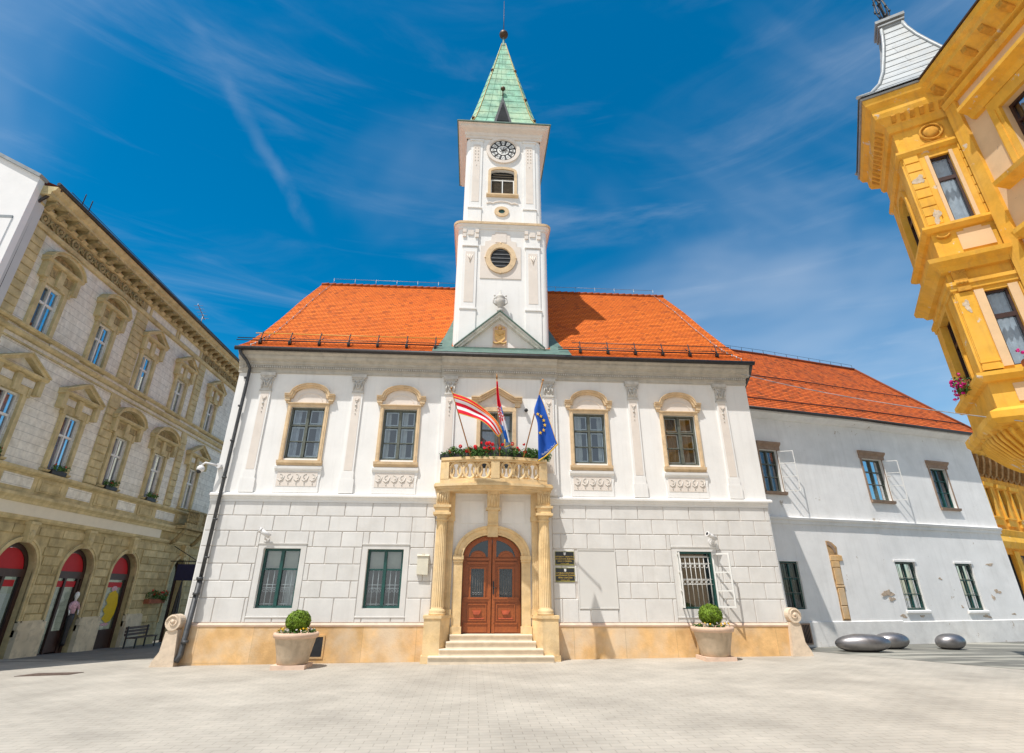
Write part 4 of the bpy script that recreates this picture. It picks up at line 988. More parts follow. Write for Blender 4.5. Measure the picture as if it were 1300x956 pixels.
# clock
ck=MB(F4); ck.ring(.85,21.82,.68,.83,-.09,.02,48); ck.ring(.85,21.82,.64,.72,-.09,-.02,48); CK=ck.build('clock','relief',TH)
m=MB(F4); m.disc(.85,21.82,.68,.68,-.085,-.055,48); m.build('dial','black',CK)
m=MB(F4)
for k in range(12):
    a=R(90-30*k); cx,cz=.85+.46*math.cos(a),21.82+.46*math.sin(a); t=R(90-30*k)
    pts=[]
    for (r_,w_) in((-.11,.045),(.02,.085),(.10,.095),(.13,.06),(.13,-.06),(.10,-.095),(.02,-.085),(-.11,-.045)):
        pts.append((cx+r_*math.cos(t)-w_*math.sin(t),cz+r_*math.sin(t)+w_*math.cos(t)))
    m.poly(pts,-.055,-.040)
m.disc(.85,21.82,.29,.29,-.055,-.04,24); m.build('hour_cartouches','whitewood',CK)
def text(body,fr,u,n,z,size,m,parent,name,rot=0,extr=.003,align='CENTER'):
    cu=bpy.data.curves.new(name,'FONT'); cu.body=body; cu.size=size; cu.extrude=extr; cu.align_x=align; cu.align_y='CENTER'; cu.resolution_u=2
    to=bpy.data.objects.new(name,cu); COL.objects.link(to); dg=bpy.context.evaluated_depsgraph_get(); dg.update()
    me=bpy.data.meshes.new_from_object(to.evaluated_get(dg)); bpy.data.objects.remove(to)
    o=bpy.data.objects.new(name,me); COL.objects.link(o); me.materials.clear(); me.materials.append(MT[m])
    M3=Matrix((fr.U,Vector((0,0,1)),fr.N)).transposed().to_4x4(); Mx=Matrix.Translation(fr(u,n,z))@M3@Matrix.Rotation(rot,4,'Z')
    me.transform(Mx)
    b=Vector(parent['_b']) if '_b' in parent else Vector((0,0,0))
    me.transform(Matrix.Translation(-b))
    o.parent=parent; o['_b']=tuple((0,0,0)); return o
for k,tx in enumerate('XII I II III IIII V VI VII VIII IX X XI'.split()):
    a=R(90-30*k); text(tx,F4,.85+.47*math.cos(a),-.038,21.82+.47*math.sin(a),.16,'black',CK,'numeral',rot=-R(30*k))
m=MB(F4)
for k in range(6): a=R(60*k); m.tube([(.85+.03*math.cos(a),-.035,21.82+.03*math.sin(a)),(.85+.17*math.cos(a+.5),-.035,21.82+.17*math.sin(a+.5)),(.85+.2*math.cos(a),-.035,21.82+.2*math.sin(a))],.014,4)
m.ball((.85,-.02,21.82),.05,8); m.build('dial_ornament','black',CK)
for ln,ang,wd in((.42,38,.03),(.56,-10,.022)):
    a=R(ang); c_,s_=math.cos(a),math.sin(a); m=MB(F4)
    m.poly([(.85-.1*c_-wd*s_,21.82-.1*s_+wd*c_),(.85+ln*c_,21.82+ln*s_),(.85-.1*c_+wd*s_,21.82-.1*s_-wd*c_)],-.025,-.012); m.build('hand','black',CK)
# copper flashings at the tower foot
m=MB(); 
def onroof(x,y,up=.05):
    for (a,b) in zip(RP,RP[1:]):
        if a[0]<=y<=b[0]: return (x,y,a[1]+(b[1]-a[1])*(y-a[0])/(b[0]-a[0])+up)
for sg,x0,x1 in((-1,-1.16,-1.85),(1,2.90,3.62)):
    ys_=[-.45,.3,1.3,2.2,3.05]
    for ya,yb_ in zip(ys_,ys_[1:]):
        ka=(3.4-ya)/3.9; kb=(3.4-yb_)/3.9
        m.face([m.w(onroof(x0,ya)),m.w(onroof(x0+(x1-x0)*ka,ya)),m.w(onroof(x0+(x1-x0)*kb,yb_)),m.w(onroof(x0,yb_))])
m.face([m.w(onroof(-1.85,-.55)),m.w(onroof(3.62,-.55)),m.w(onroof(3.62,.30,.07)),m.w(onroof(-1.85,.30,.07))])
m.box(-1.05,2.82,-.42,-.02,10.75,10.96)
m.build('copper_flashing','copperd',RO)

# ================================================================== things fixed on the town hall
def plaque(z0,z1,lines,label):
    P=thing('wall_plaque',label,'plaque',(3.13,0,z0),'black plaques beside the door')
    m=MB(); m.box(2.80,3.46,.03,.05,z0,z1); m.build('rim','brassrim',P)
    m=MB(); m.box(2.815,3.445,.05,.058,z0+.035,z1-.015); m.build('tablet','marble',P)
    m=MB(); z=z1-.10; m.poly([(3.10,z+.05),(3.17,z+.05),(3.17,z-.005),(3.135,z-.03),(3.10,z-.005)],.058,.062); m.poly([(3.095,z+.05),(3.175,z+.05),(3.165,z+.075),(3.135,z+.06),(3.105,z+.075)],.058,.062); m.build('crest','whitewood',P)
    zz=z1-.17
    for i,l in enumerate(lines):
        o=text(l,F0,3.13,.058,zz,.062 if i<3 else .05,'gold',P,'lettering'); zz-=.072
plaque(2.86,3.30,['REPUBLIKA HRVATSKA','VARAŽDINSKA ŽUPANIJA','GRAD VARAŽDIN','Gradonačelnik'],'black wall plaque with gold lettering, the upper of the two right of the door')
plaque(2.34,2.78,['REPUBLIKA HRVATSKA','VARAŽDINSKA ŽUPANIJA','GRAD VARAŽDIN','Gradsko vijeće'],'black wall plaque with gold lettering, the lower of the two right of the door')
m=MB(); m.poly([(-1.88,2.55),(-1.51,2.53),(-1.51,3.13),(-1.88,3.14)],.02,.14); m.poly([(-1.74,3.14),(-1.66,3.14),(-1.66,3.2),(-1.74,3.2)],.04,.10); m.prof(-1.90,-1.49,[(.02,3.12),(.17,3.12),(.02,3.17)])
tag(m.build('wall_box','beigebox'),'small cream box mounted on the wall left of the entrance','box')

def child(mb,name,m,par):
    return mb.build(name,m,par)
# corner scroll stones
def scroll(cx,n0,sg,zb,label,H=1.45):
    T=thing('corner_stone',label,'corner stone',(cx,-n0,zb),'scrolled stones at the corners of the town hall')
    m=MB(Fr((cx,-n0,zb),0))
    pts=[(-.30*sg,0),(.40*sg,0),(.36*sg,.14),(.20*sg,.40),(.15*sg,.94),(-.02*sg,1.06),(-.20*sg,.98),(-.25*sg,.5)]
    m.poly(pts,-.45,.02); child(m,'stone_body','scroll',T)
    m=MB(Fr((cx,-n0,zb),0)); m.disc(-.02*sg,1.20,.23,.23,-.30,.06,24)
    m.tube([(-.02*sg+(.19-.022*j*.5)*math.cos(j*.6)*sg,.07,1.22+(.19-.022*j*.5)*math.sin(j*.6)) for j in range(15)],.022,6); m.ball((-.02*sg,.06,1.22),.06,8)
    child(m,'volute','scroll',T)
scroll(-9.25,.35,-1,zg(-9.3,-.35),'pale scrolled corner stone at the left corner of the town hall by the downpipe')
scroll(10.82,.22,1,zg(10.9,0),'pale scrolled corner stone at the right corner of the town hall by the annex')

# planters with topiary
def planter(cx,cy,zb,R0,H,lab1,lab2,lab3,sr,sz):
    T=thing('stone_planter',lab1,'planter',(cx,cy,zb),'tapered stone planters in front of the town hall')
    f=Fr((cx,cy,zb),0)
    m=MB(f); m.plan([(-.48,-.45),(.48,-.45),(.48,.45),(-.48,.45)],-.03,.11); child(m,'base_slab','pinkstone',T)
    m=MB(f); m.lathe((0,0),[(R0*.66,.11),(R0*.70,.14),(R0*.74,.3),(R0*.93,H-.14),(R0*.95,H-.12)],36); child(m,'bowl','potstone',T)
    m=MB(f); m.lathe((0,0),[(R0*.94,H-.15),(R0*1.0,H-.13),(R0*1.04,H-.07),(R0*1.02,H),(R0*.90,H),(R0*.88,H-.08)],36); child(m,'rim','potrim',T)
    m=MB(f); m.lathe((0,0),[(R0*.9,H-.1),(R0*.9,H-.07)],24); child(m,'soil','soil',T)
    S=thing('topiary_shrub',lab2,'shrub',(cx,cy,zb+H-.06),'clipped round shrubs in the planters')
    m=MB(); C=(cx,cy,zb+sz); leaves(m,C,(sr,sr,sr*.86),4200,.026,.80); leaves(m,C,(sr*1.05,sr*1.05,sr*.92),350,.026,.9)
    m.ball(C,sr*.82,14,(1,1,.86),world=True)
    child(m,'crown','leaf',S)
    m=MB(); m.tube([(cx,cy,zb+H-.08),(cx,cy,zb+sz)],.03,6,world=True); child(m,'stem','brownstone',S)
    B=thing('bedding_flowers',lab3,'flowers',(cx,cy,zb+H-.05),'bedding flowers in the planters')
    m=MB()
    for k in range(26):
        a=random.random()*6.28; r=R0*random.uniform(.55,.86); leaves(m,(cx+r*math.cos(a),cy+r*math.sin(a),zb+H+.02),(.08,.08,.06),26,.024)
    child(m,'foliage','leafd',B)
    for nm,mm,cnt in(('yellow_blooms','yellowflower',12),('white_blooms','whiteflower',14)):
        m=MB()
        for k in range(cnt):
            a=random.uniform(3.5,6.2) if k%3 else random.random()*6.28; r=R0*random.uniform(.6,.86); blossom(m,(cx+r*math.cos(a),cy+r*math.sin(a),zb+H+random.uniform(.05,.12)),.035,7)
        child(m,nm,mm,B)
planter(-5.22,-1.15,zg(-5.2,-1.1),.63,.93,'round tapered stone planter on a square slab, left of the entrance steps','clipped round green shrub in the planter left of the entrance','yellow and white bedding flowers around the shrub left of the entrance',.36,1.22)
planter(7.70,-.80,zg(7.7,-.8),.64,.93,'round tapered stone planter on a square slab, right of the entrance below the grilled window','clipped round green shrub in the planter right of the entrance','yellow and white bedding flowers around the shrub right of the entrance',.37,1.26)

# security cameras
def sec_cam(base,aim,label,ln=.42):
    T=thing('security_camera',label,'security camera',base,'white security cameras on the walls')
    b=Vector(base); a=Vector(aim).normalized()
    m=MB(); m.tube([b,b+Vector((0,-.05,0))],.10,12,world=True); m.tube([b+Vector((0,-.04,0)),b+Vector((0,-.16,-.03)),b+Vector((0,-.20,.10))],.028,7,world=True); child(m,'bracket','camwhite',T)
    m=MB(); s=b+Vector((0,-.20,.15)); m.tube([s-a*ln*.4,s+a*ln*.5],.075,10,world=True); m.tube([s+a*ln*.45,s+a*ln*.62],.085,10,world=True); child(m,'housing','camwhite',T)
    m=MB(); m.tube([s+a*ln*.6,s+a*ln*.63],.055,10,world=True); child(m,'lens','black',T)
sec_cam((-6.98,-.02,3.62),(-.75,-.35,.45),'white tube security camera above the left ground floor window')
sec_cam((8.38,-.02,3.66),(-.8,-.4,.35),'white tube security camera above the grilled window with the open sash')
T=thing('security_camera','white dome camera on a bent arm at the left edge of the town hall','security camera',(-9.05,-.05,6.0),'white security cameras on the walls')
m=MB(); m.tube([(-9.05,-.02,6.02),(-9.05,-.18,6.02)],.09,10,world=True); m.tube([(-9.08,-.15,6.02),(-9.25,-.25,6.06),(-9.42,-.35,6.08),(-9.52,-.38,5.98)],.035,8,world=True); child(m,'bracket','camwhite',T)
m=MB(); m.ball((-9.52,-.38,5.86),.13,12,world=True); child(m,'dome','camwhite',T)
m=MB(); m.ball((-9.54,-.42,5.78),.085,10,world=True); child(m,'lens','black',T)
m=MB(); m.ball((1.83,-.2,8.30),.075,10,world=True); m.tube([(1.83,-.08,8.32),(1.83,-.2,8.32)],.03,6,world=True)
tag(m.build('wall_sensor','black'),'small dark dome on the wall right of the balcony window','sensor')

# balcony flowers
for a,b,side in((DC-1.95,DC-.02,'left'),(DC+.02,DC+1.95,'right')):
    T=thing('flower_box','dark flower box of red geraniums on the %s half of the stone balcony'%side,'flower box',((a+b)/2,-.7,6.34),'geranium boxes on the balcony')
    m=MB(); 
    K=8
    for i in range(K): u=a+(b-a)*i/K; u2=a+(b-a)*(i+1)/K; m.plan([(u+.005,bn(max(DC-1.9,min(DC+1.9,u)))-.36),(u2-.005,bn(max(DC-1.9,min(DC+1.9,u2)))-.36),(u2-.005,bn(max(DC-1.9,min(DC+1.9,u2)))-.14),(u+.005,bn(max(DC-1.9,min(DC+1.9,u)))-.14)],6.34,6.50)
    child(m,'box','black',T)
    m=MB(); 
    for k in range(34):
        u=random.uniform(a,b); n_=bn(max(DC-1.9,min(DC+1.9,u)))-.2+random.uniform(-.12,.14); leaves(m,(u,-n_,6.54+random.uniform(-.08,.10)),(.15,.12,.13),75,.032)
    for k in range(7):
        u=random.uniform(a,b); n_=bn(max(DC-1.9,min(DC+1.9,u)))-.02; leaves(m,(u,-n_,6.38),(.10,.06,.12),40,.028)
    child(m,'foliage','leafd',T)
    m=MB()
    for k in range(16):
        u=random.uniform(a,b); n_=bn(max(DC-1.9,min(DC+1.9,u)))-.12+random.uniform(-.1,.12); z=6.62+random.uniform(-.12,.20); blossom(m,(u,-n_,z),random.uniform(.045,.085),16)
    child(m,'blossoms','redflower',T)

# flags ---------------------------------------------------------------
def cloth(L0,R0,nu,nv,colf,mats,name,par,depth,wave):
    """cloth between two edge curves L0(t),R0(t) (wall-plane u,z), s across; depth(s,t) gives n"""
    m=MB(); idx=[]
    for j in range(nv+1):
        t=j/nv; row=[]
        a=L0(t); b=R0(t)
        for i in range(nu+1):
            s=i/nu; row.append(m.p(a[0]+(b[0]-a[0])*s+wave(s,t)[0],depth(s,t),a[1]+(b[1]-a[1])*s+wave(s,t)[1]))
        idx.append(row)
    for j in range(nv):
        for i in range(nu):
            m.m=colf((i+.5)/nu,(j+.5)/nv); m.face((idx[j][i],idx[j][i+1],idx[j+1][i+1],idx[j+1][i]),smooth=True)
    m.m=0
    return child(m,name,mats,par),m
def bez(pts):
    def f(t):
        k=len(pts)-1; s=min(k-1e-6,t*k); i=int(s); x=s-i
        p0=pts[max(0,i-1)];p1=pts[i];p2=pts[i+1];p3=pts[min(k,i+2)]
        return tuple(.5*((2*b)+(-a+c)*x+(2*a-5*b+4*c-d)*x*x+(-a+3*b-3*c+d)*x**3) for a,b,c,d in zip(p0,p1,p2,p3))
    return f
# striped flag
sc1=lambda P,k=.973:[(u*k,2.05+(z-2.05)*k) for u,z in P]
P1=thing('striped_flag','red and white striped flag with gold edging flying from the left balcony pole','flag',(-.22,-.85,6.4),'flags on the balcony')
m=MB(); m.tube([(-.20,.85,6.35),(-.945,1.94,8.44)],.022,8); m.ball((-.95,1.96,8.48),.045,8); child(m,'pole','pole',P1)
top=bez(sc1([(-.92,8.50),(-.30,8.28),(.25,7.95),(.62,7.55),(.87,7.15)])); bot=bez(sc1([(-.67,7.74),(-.30,7.66),(.08,7.52),(.45,7.28),(.74,6.98)]))
def c1(s,t):   # s across (top->bottom), t along
    if s<.16: return 0
    if s<.19: return 2
    if s<.27: return 0
    if s<.42: return 1
    if s<.60: return 0
    if s<.78: return 1
    return 0
dep=lambda s,t:1.90-.12*t+.07*math.sin(t*9+s*2)*t+.03*math.sin(s*8)
fo,_=cloth(top,bot,40,36,c1,['flagred','flagwhite','goldflat'],'cloth',P1,dep,lambda s,t:(0,.03*math.sin(t*10+s*3)*t))
m=MB(); 
for f_ ,s_ in((top,0),(bot,1)): m.tube([(f_(i/24)[0],dep(s_,i/24),f_(i/24)[1]+.03*math.sin(i/24*10+s_*3)*i/24) for i in range(25)],.012,5)
m.tube([top(1)+() if False else (top(1)[0],dep(0,1),top(1)[1]),(bot(1)[0],dep(1,1),bot(1)[1])],.022,5)
child(m,'fringe','goldflat',P1)
# national flag hanging at the centre
P2=thing('tricolour_flag','limp red, white and blue flag with a chequered crest on the centre balcony pole','flag',(.8,-.9,6.4),'flags on the balcony')
m=MB(); m.tube([(.82,.9,6.35),(.66,1.15,9.25)],.022,8); m.lathe((.66,1.15),[(.03,9.2),(.035,9.28),(.0,9.42)],8); child(m,'pole','pole',P2)
Lc=bez([(.64,9.05),(.66,8.5),(.72,7.9),(.84,7.35),(.98,6.85)]); Rc=bez([(.70,9.05),(.76,8.5),(.90,7.95),(1.06,7.4),(1.20,6.80)])
def c2(s,t):
    if t<.42: return 0
    if t<.64: return (int(s*5)+int(t*36))%2 if not(s>.7 and t<.56) else 2
    if t>.80 and s<.62: return 2
    if t>.72 and s<.4: return 2
    if s<.2 and t<.72: return 0
    return 1
dep2=lambda s,t:1.22+.10*math.sin(s*9+t*2)*(.4+t)*.8
cloth(Lc,Rc,20,40,c2,['flagred','flagwhite','flagcyan'],'cloth',P2,dep2,lambda s,t:(.0,-.08*s*t))
m=MB(); m.tube([(Lc(.97)[0],dep2(0,1),Lc(1)[1]+.02),(.98,1.2,6.62),(Rc(1)[0],dep2(1,1),Rc(1)[1]-.06)],.02,5); child(m,'fringe','goldflat',P2)
# blue flag
P3=thing('blue_star_flag','blue flag with yellow stars hanging from the right balcony pole','flag',(1.62,-.85,6.4),'flags on the balcony')
m=MB(); m.tube([(1.66,.85,6.35),(2.215,2.33,8.68)],.022,8); m.ball((2.225,2.36,8.72),.045,8); child(m,'pole','pole',P3)
sc3=lambda P:[(u*.949,2.05+(z-2.05)*.949) for u,z in P]
Ll=bez(sc3([(2.20,8.55),(2.08,8.2),(2.01,7.88),(2.12,7.45),(2.13,6.8),(2.13,6.12)])); Rl=bez(sc3([(2.23,8.58),(2.38,8.15),(2.50,7.75),(2.62,7.35),(2.72,7.0),(2.82,6.72)]))
dep3=lambda s,t:2.27+.07*math.sin(s*7+t*1.5)*min(1,t*1.5)-.02*s
wv=lambda s,t:(0,-.10*math.sin(math.pi*s)*t*.3)
cloth(Ll,Rl,24,36,lambda s,t:0,['flagblue'],'cloth',P3,dep3,wv)
m=MB(); m.tube([(Ll(1)[0]+(Rl(1)[0]-Ll(1)[0])*i/16,dep3(i/16,1),Ll(1)[1]+(Rl(1)[1]-Ll(1)[1])*i/16+wv(i/16,1)[1]) for i in range(17)],.026,5)
m.tube([(Rl(i/20)[0],dep3(1,i/20),Rl(i/20)[1]) for i in range(21)],.010,5); child(m,'fringe','goldflat',P3)
for (u,z) in sc3([(2.135,7.80),(2.25,7.74),(2.36,7.60),(2.395,7.43),(2.34,7.24),(2.21,7.11)]):
    # star lies on the cloth
    best=min(((abs(Ll(t/60)[0]+(Rl(t/60)[0]-Ll(t/60)[0])*s/20-u)+abs(Ll(t/60)[1]+(Rl(t/60)[1]-Ll(t/60)[1])*s/20+wv(s/20,t/60)[1]-z),s/20,t/60) for t in range(61) for s in range(21)))
    nn=dep3(best[1],best[2])+.014
    pts=[]
    for k in range(10): r_=.066 if k%2==0 else .027; a=R(90+36*k); pts.append((u+r_*math.cos(a),z+r_*math.sin(a)))
    m=MB(); m.poly(pts,nn-.03,nn+.01); child(m,'star','goldflat',P3)
m=MB()
for k in range(13):
    s=.2+.055*k; t=.955; u=Ll(t)[0]+(Rl(t)[0]-Ll(t)[0])*s; z=Ll(t)[1]+(Rl(t)[1]-Ll(t)[1])*s+wv(s,t)[1]; nn=dep3(s,t)+.012
    h=.05 if k%3 else .085; m.tube([(u-.012,nn,z),(u+.004,nn,z+h),(u+.02,nn,z+.005),(u+.03,nn,z+.03)],.006,4)
child(m,'white_script','flagwhite',P3)

# ================================================================== ANNEX
AX=thing('annex_building','long plain white annex with weathered orange roof joined to the right of the town hall','building',(16,3,0))
FA=Fr((10.7,2.1,0),13); PB=FA(6.9,0,0); FB=Fr(PB,15.5)
hA=[(1.42,2.32,5.88,7.62),(1.40,2.30,1.45,3.16)]; hB=[(.10,1.32,5.78,7.60),(4.38,5.46,5.66,7.46),(.46,1.60,1.39,3.24),(4.10,5.14,1.36,3.23)]
m=MB(FA); m.wall(-.5,6.9,-.3,9.35,hA,0,.22); m.fr=FB; m.wall(0,7.85,-.3,9.35,hB,0,.22)
m.quad((7.85,0,-.3),(7.85,-8,-.3),(7.85,-8,9.3),(7.85,0,9.3)); m.quad((7.85,-8,-.3),(-7.5,-8,-.3),(-7.5,-8,9.3),(7.85,-8,9.3))
AW=m.build('wall','annex',AX)
m=MB(FA); m.prof(-.5,6.905,[(0,-.3),(.05,-.3),(.045,1.0),(0,1.03)]); m.fr=FB; m.prof(0,7.87,[(0,-.3),(.05,-.3),(.045,.96),(0,.99)]); m.build('base_band','annexbase',AX)
spA=[(0,4.60),(.05,4.60),(.05,4.72),(.12,4.76),(.14,4.84),(.02,4.88),(0,4.88)]
m=MB(FA); m.prof(-.5,6.92,spA); m.fr=FB; m.prof(0,7.9,spA); m.build('string_course','annex',AX)
m=MB(FA); soff=[(0,9.02),(.10,9.04),(.40,9.20),(.42,9.30),(0,9.30)]; m.prof(-.5,6.97,soff); m.fr=FB; m.prof(0,8.0,soff); m.build('eaves_soffit','annex',AX)
m=MB(FA); m.tube([(-.2,.52,9.31),(6.95,.52,9.31)],.075,8); m.fr=FB; m.tube([(.03,.52,9.31),(8.1,.52,9.28)],.075,8); m.build('gutter','gutter',AX)
RPa=[(-.50,9.36),(1.0,10.9),(4.4,14.5)]
m=MB(FA); roof_slope(m,RPa,lambda t:-.9-2*t,lambda t:7.02-.0*t+.12*t,step=.17); m.fr=FB; roof_slope(m,RPa,lambda t:.02+.0*t,lambda t:8.2-1.1*t,uvo=11)
ARf=m.build('roof','tileold',AX)
m=MB(FB); e=[m.p(8.2,.5,9.36),m.p(8.2,-9.3,9.36),m.p(7.1,-4.4,14.5)]; m.face(e,uv=[(0,0),(9,0),(4.5,6)])
b1=[m.p(8.2,-9.3,9.36),m.p(7.1,-4.4,14.5),m.w(FA(-3,-4.4,14.5)),m.w(FA(-3,-9.3,9.36))]; m.face(b1,uv=[(0,0),(0,6),(18,6),(18,0)]); m.build('roof_end','tileold',ARf)
m=MB(FB)
P=[(8.2-1.1*t,-RPa_y,z) for t,RPa_y,z in((0,-.5,9.40),(.3,1.0,10.95),(1,4.4,14.56))]; m.tube([(u,n_,z) for u,n_,z in P],.07,7); m.tube([(.0,-4.4,14.54),(7.1,-4.4,14.56)],.09,7); m.fr=FA; m.tube([(-1,-4.4,14.54),(7.1,-4.4,14.54)],.09,7); m.build('ridge_tiles','tileold',ARf)
m=MB(FA)
def hooks(m,u0,u1,n_,z,k,h=.22):
    for i in range(k): u=u0+(u1-u0)*i/(k-1); m.tube([(u,n_,z),(u,n_,z+h)],.014,4)
hooks(m,.2,6.9,-4.4,14.6,10); m.tube([(.2,-4.4,14.82),(6.9,-4.4,14.82)],.010,4)
m.tube([(-.3,.0,9.98),(6.95,.0,9.98)],.02,5); m.tube([(-.3,-1.9,11.98),(6.95,-1.9,11.98)],.022,5)
hooks(m,.0,6.9,.0,9.86,9,.14); hooks(m,0,6.9,-1.9,11.86,9,.14)
m.fr=FB; hooks(m,.2,7,-4.4,14.6,9); m.tube([(.2,-4.4,14.82),(7,-4.4,14.82)],.010,4); m.tube([(0,.0,9.98),(8.0,.0,9.98)],.02,5); m.tube([(0,-1.9,11.98),(7.4,-1.9,11.98)],.022,5); hooks(m,0,8,.0,9.86,9,.14); hooks(m,0,7.4,-1.9,11.86,9,.14)
m.build('snow_guard','black',ARf)
def annex_upper(fr,h,openl):
    a,b,c,d=h
    w_=casement(AX,fr,a,b,c,d,-.16,'tealwood' if openl==0 else 'greenwood',2,(.30,.62) if openl!=1 else (.33,.66),.05,'glass',('curtain',[(.1,.45),(.6,.9)],.0),mull=.03)
    m=MB(fr); m.prof(a-.14,b+.16,[(0,d+.02),(.05,d+.02),(.06,d+.16),(.16,d+.26),(.18,d+.34),(0,d+.38)]); m.prof(a-.08,b+.1,[(0,c-.14),(.10,c-.12),(.12,c-.02),(0,c)]); m.box(a-.10,a,0,.03,c,d+.02); m.box(b,b+.06,0,.03,c,d+.02)
    m.build('stone_trim','brownstone',w_)
    if openl:
        # outward-opening glazed leaf, its bars throwing a shadow on the wall
        H=fr(b+.02,.03,0); ang=(R(13) if fr is FA else R(15.5))
        wd=.62 if openl==1 else .60; f2=Fr(H,math.degrees(ang)-38); lf=MB(f2)
        lf.ribbon([(0,c+.02),(0,d-.03),(wd,d-.03),(wd,c+.02)],-.032,0,-.015,.015,True)
        for q in(.36,.68): z=c+(d-c)*q; lf.box(.03,wd-.03,-.014,.014,z-.014,z+.014)
        lf.build('open_sash','whitewood',w_)
annex_upper(FA,hA[0],1); annex_upper(FB,hB[0],2); annex_upper(FB,hB[1],0)
for fr,h,sill in((FA,hA[1],0),(FB,hB[2],1),(FB,hB[3],1)):
    a,b,c,d=h; w_=casement(AX,fr,a,b,c,d,-.12,'tealwood',2,(.36,.7),.06,'darkglass',None,mull=.02)
    m=MB(fr)
    for k in range(4): x=a+.1+(b-a-.2)*k/3; m.tube([(x,-.06,c+.05),(x,-.06,d-.05)],.010,4)
    for q in(.04,.34,.66,.96): m.tube([(a+.03,-.06,c+(d-c)*q),(b-.03,-.06,c+(d-c)*q)],.011,4)
    m.build('grille','greygrille',w_)
    m=MB(fr); m.box(a-.08,b+.08,0,.04,d,d+.07)
    if sill: m.prof(a-.10,b+.12,[(0,c-.12),(.08,c-.10),(.08,c-.03),(0,c)])
    m.build('surround','annex',w_)
m=MB(FA); m.box(1.82,2.20,.046,.052,.28,.95); bo=m.build('basement_vent','darkroom',AX)
m=MB(FA); m.ribbon([(1.80,.26),(1.80,.97),(2.22,.97),(2.22,.26)],0,-.05,.03,.07,True)
for k in range(4): m.tube([(1.9+.07*k,.06,.28),(1.9+.07*k,.06,.95)],.01,4)
m.build('vent_frame','brownstone',bo)
m=MB(FA)   # uncovered fragment of an old portal in the wall
m.poly([(3.90,1.05),(4.28,1.05),(4.30,1.6),(4.34,2.25),(4.36,2.9),(4.38,3.22),(4.56,3.24),(4.56,3.42),(4.36,3.46),(4.40,3.75),(4.20,3.92),(4.02,3.98),(3.90,3.98),(3.93,3.4),(3.90,2.6),(3.93,1.9),(3.90,1.4)],.0,.02)
fo_=m.build('exposed_portal_fragment','oldbrick',AX)
m=MB(FA); 
for z0,z1,a,b in((1.1,1.55,3.95,4.25),(1.58,2.2,3.97,4.28),(2.23,2.3,3.93,4.36),(2.33,2.95,3.97,4.32),(2.97,3.2,3.95,4.34),(3.22,3.42,3.93,4.55)): m.block(a,b,z0,z1,.045)
m.build('portal_stones','plinth',fo_)
m=MB(FA); m.ribbon(arc(3.92,3.44,.40,.5,88,12,8),-.12,0,0,.04); m.build('portal_arch','brownstone',fo_)

def patch(u,z,ru,rz,seed,nm='exposed_masonry_patch'):
    rd=random.Random(seed); K=40; P=[]; ph=[rd.random()*6.28 for _ in range(5)]
    for k in range(K):
        a=2*math.pi*k/K; r=.8+.26*math.sin(2*a+ph[0])+.20*math.sin(3*a+ph[1])+.12*math.sin(5*a+ph[2])+.07*math.sin(9*a+ph[3])+.05*rd.random(); P.append((u+ru*r*math.cos(a),z+rz*r*math.sin(a)))
    q=MB(FB); q.poly(P,.001,.006); q.build(nm,'oldbrickpale',AX)
patch(-.40,2.02,.30,.16,3); patch(-.25,1.80,.16,.10,4); patch(.15,1.18,.20,.07,5); patch(1.2,1.16,.12,.06,8); patch(6.35,3.22,.34,.05,6); patch(5.9,1.85,.10,.14,7); patch(6.3,2.1,.22,.10,9); patch(3.75,1.5,.07,.06,10); patch(5.1,1.12,.26,.07,11); patch(2.9,2.6,.10,.06,12); patch(6.9,1.2,.12,.05,13)
# steel pebble seats
def pebble(cx,cy,rx,ry,rz,rot,label):
    zb=zg(cx,cy)+.006; m=MB(Fr((cx,cy,0),rot)); k=24; h=14; rings=[]
    for i in range(h+1):
        t=math.pi*i/h; ring=[]
        for j in range(k):
            a=2*math.pi*j/k; sx=math.sin(t)**.9*math.cos(a)*rx; sy=math.sin(t)**.9*math.sin(a)*ry; z=-math.cos(t)*rz
            z+=.10*rz*math.cos(a)*math.sin(t)
            ring.append(m.p(sx,sy,zb+rz*.90+max(z,-rz*.9)))
        rings.append(ring)
    for a,b in zip(rings,rings[1:]):
        for j in range(k): l=(j+1)%k; m.face((a[j],a[l],b[l],b[j]),smooth=True)
    o=m.build('pebble_seat','seat',None,loc=(cx,cy,zb)); tag(o,label,'seat','pebble shaped steel seats by the annex')
pebble(13.62,.74,.88,.38,.29,-20,'long brushed steel pebble seat, the largest and nearest to the town hall')
pebble(15.25,1.55,.60,.38,.28,-12,'brushed steel pebble seat just behind the long one, middle of the three')
pebble(17.42,1.45,.50,.37,.27,-10,'smallest brushed steel pebble seat, standing alone farthest right')

# ================================================================== LEFT STREET BUILDING
LB=thing('olive_stucco_building','ornate olive and cream corner building with arched shopfronts and pedimented windows','building',(-16.3,4,0))
FL=Fr((-16.3,0,0),90)
C2=[-.9,2.35,5.75,9.1,12.95]; C1=[-1.0,2.3,5.65,8.95,12.7]; CG=[-1.3,2.0,5.35,8.65]
YE=17.0; Y0=-3.0
h2=[(c-.50,c+.50,10.62,12.45) for c in C2]; h1=[(c-.53,c+.53,6.2,8.35) for c in C1]
m=MB(FL); m.wall(Y0,YE,5.9,14.3,h2+h1,0,.25); m.wall(Y0,YE,14.3,15.5)
m.quad((Y0,0,-1),(Y0,-10,-1),(Y0,-10,15.5),(Y0,0,15.5)); m.quad((YE,0,-1),(YE,-10,-1),(YE,-10,15.5),(YE,0,15.5)); m.quad((Y0,0,15.5),(YE,0,15.5),(YE,-6,17.0),(Y0,-6,17.0))
m.build('wall','brickwhite',LB)
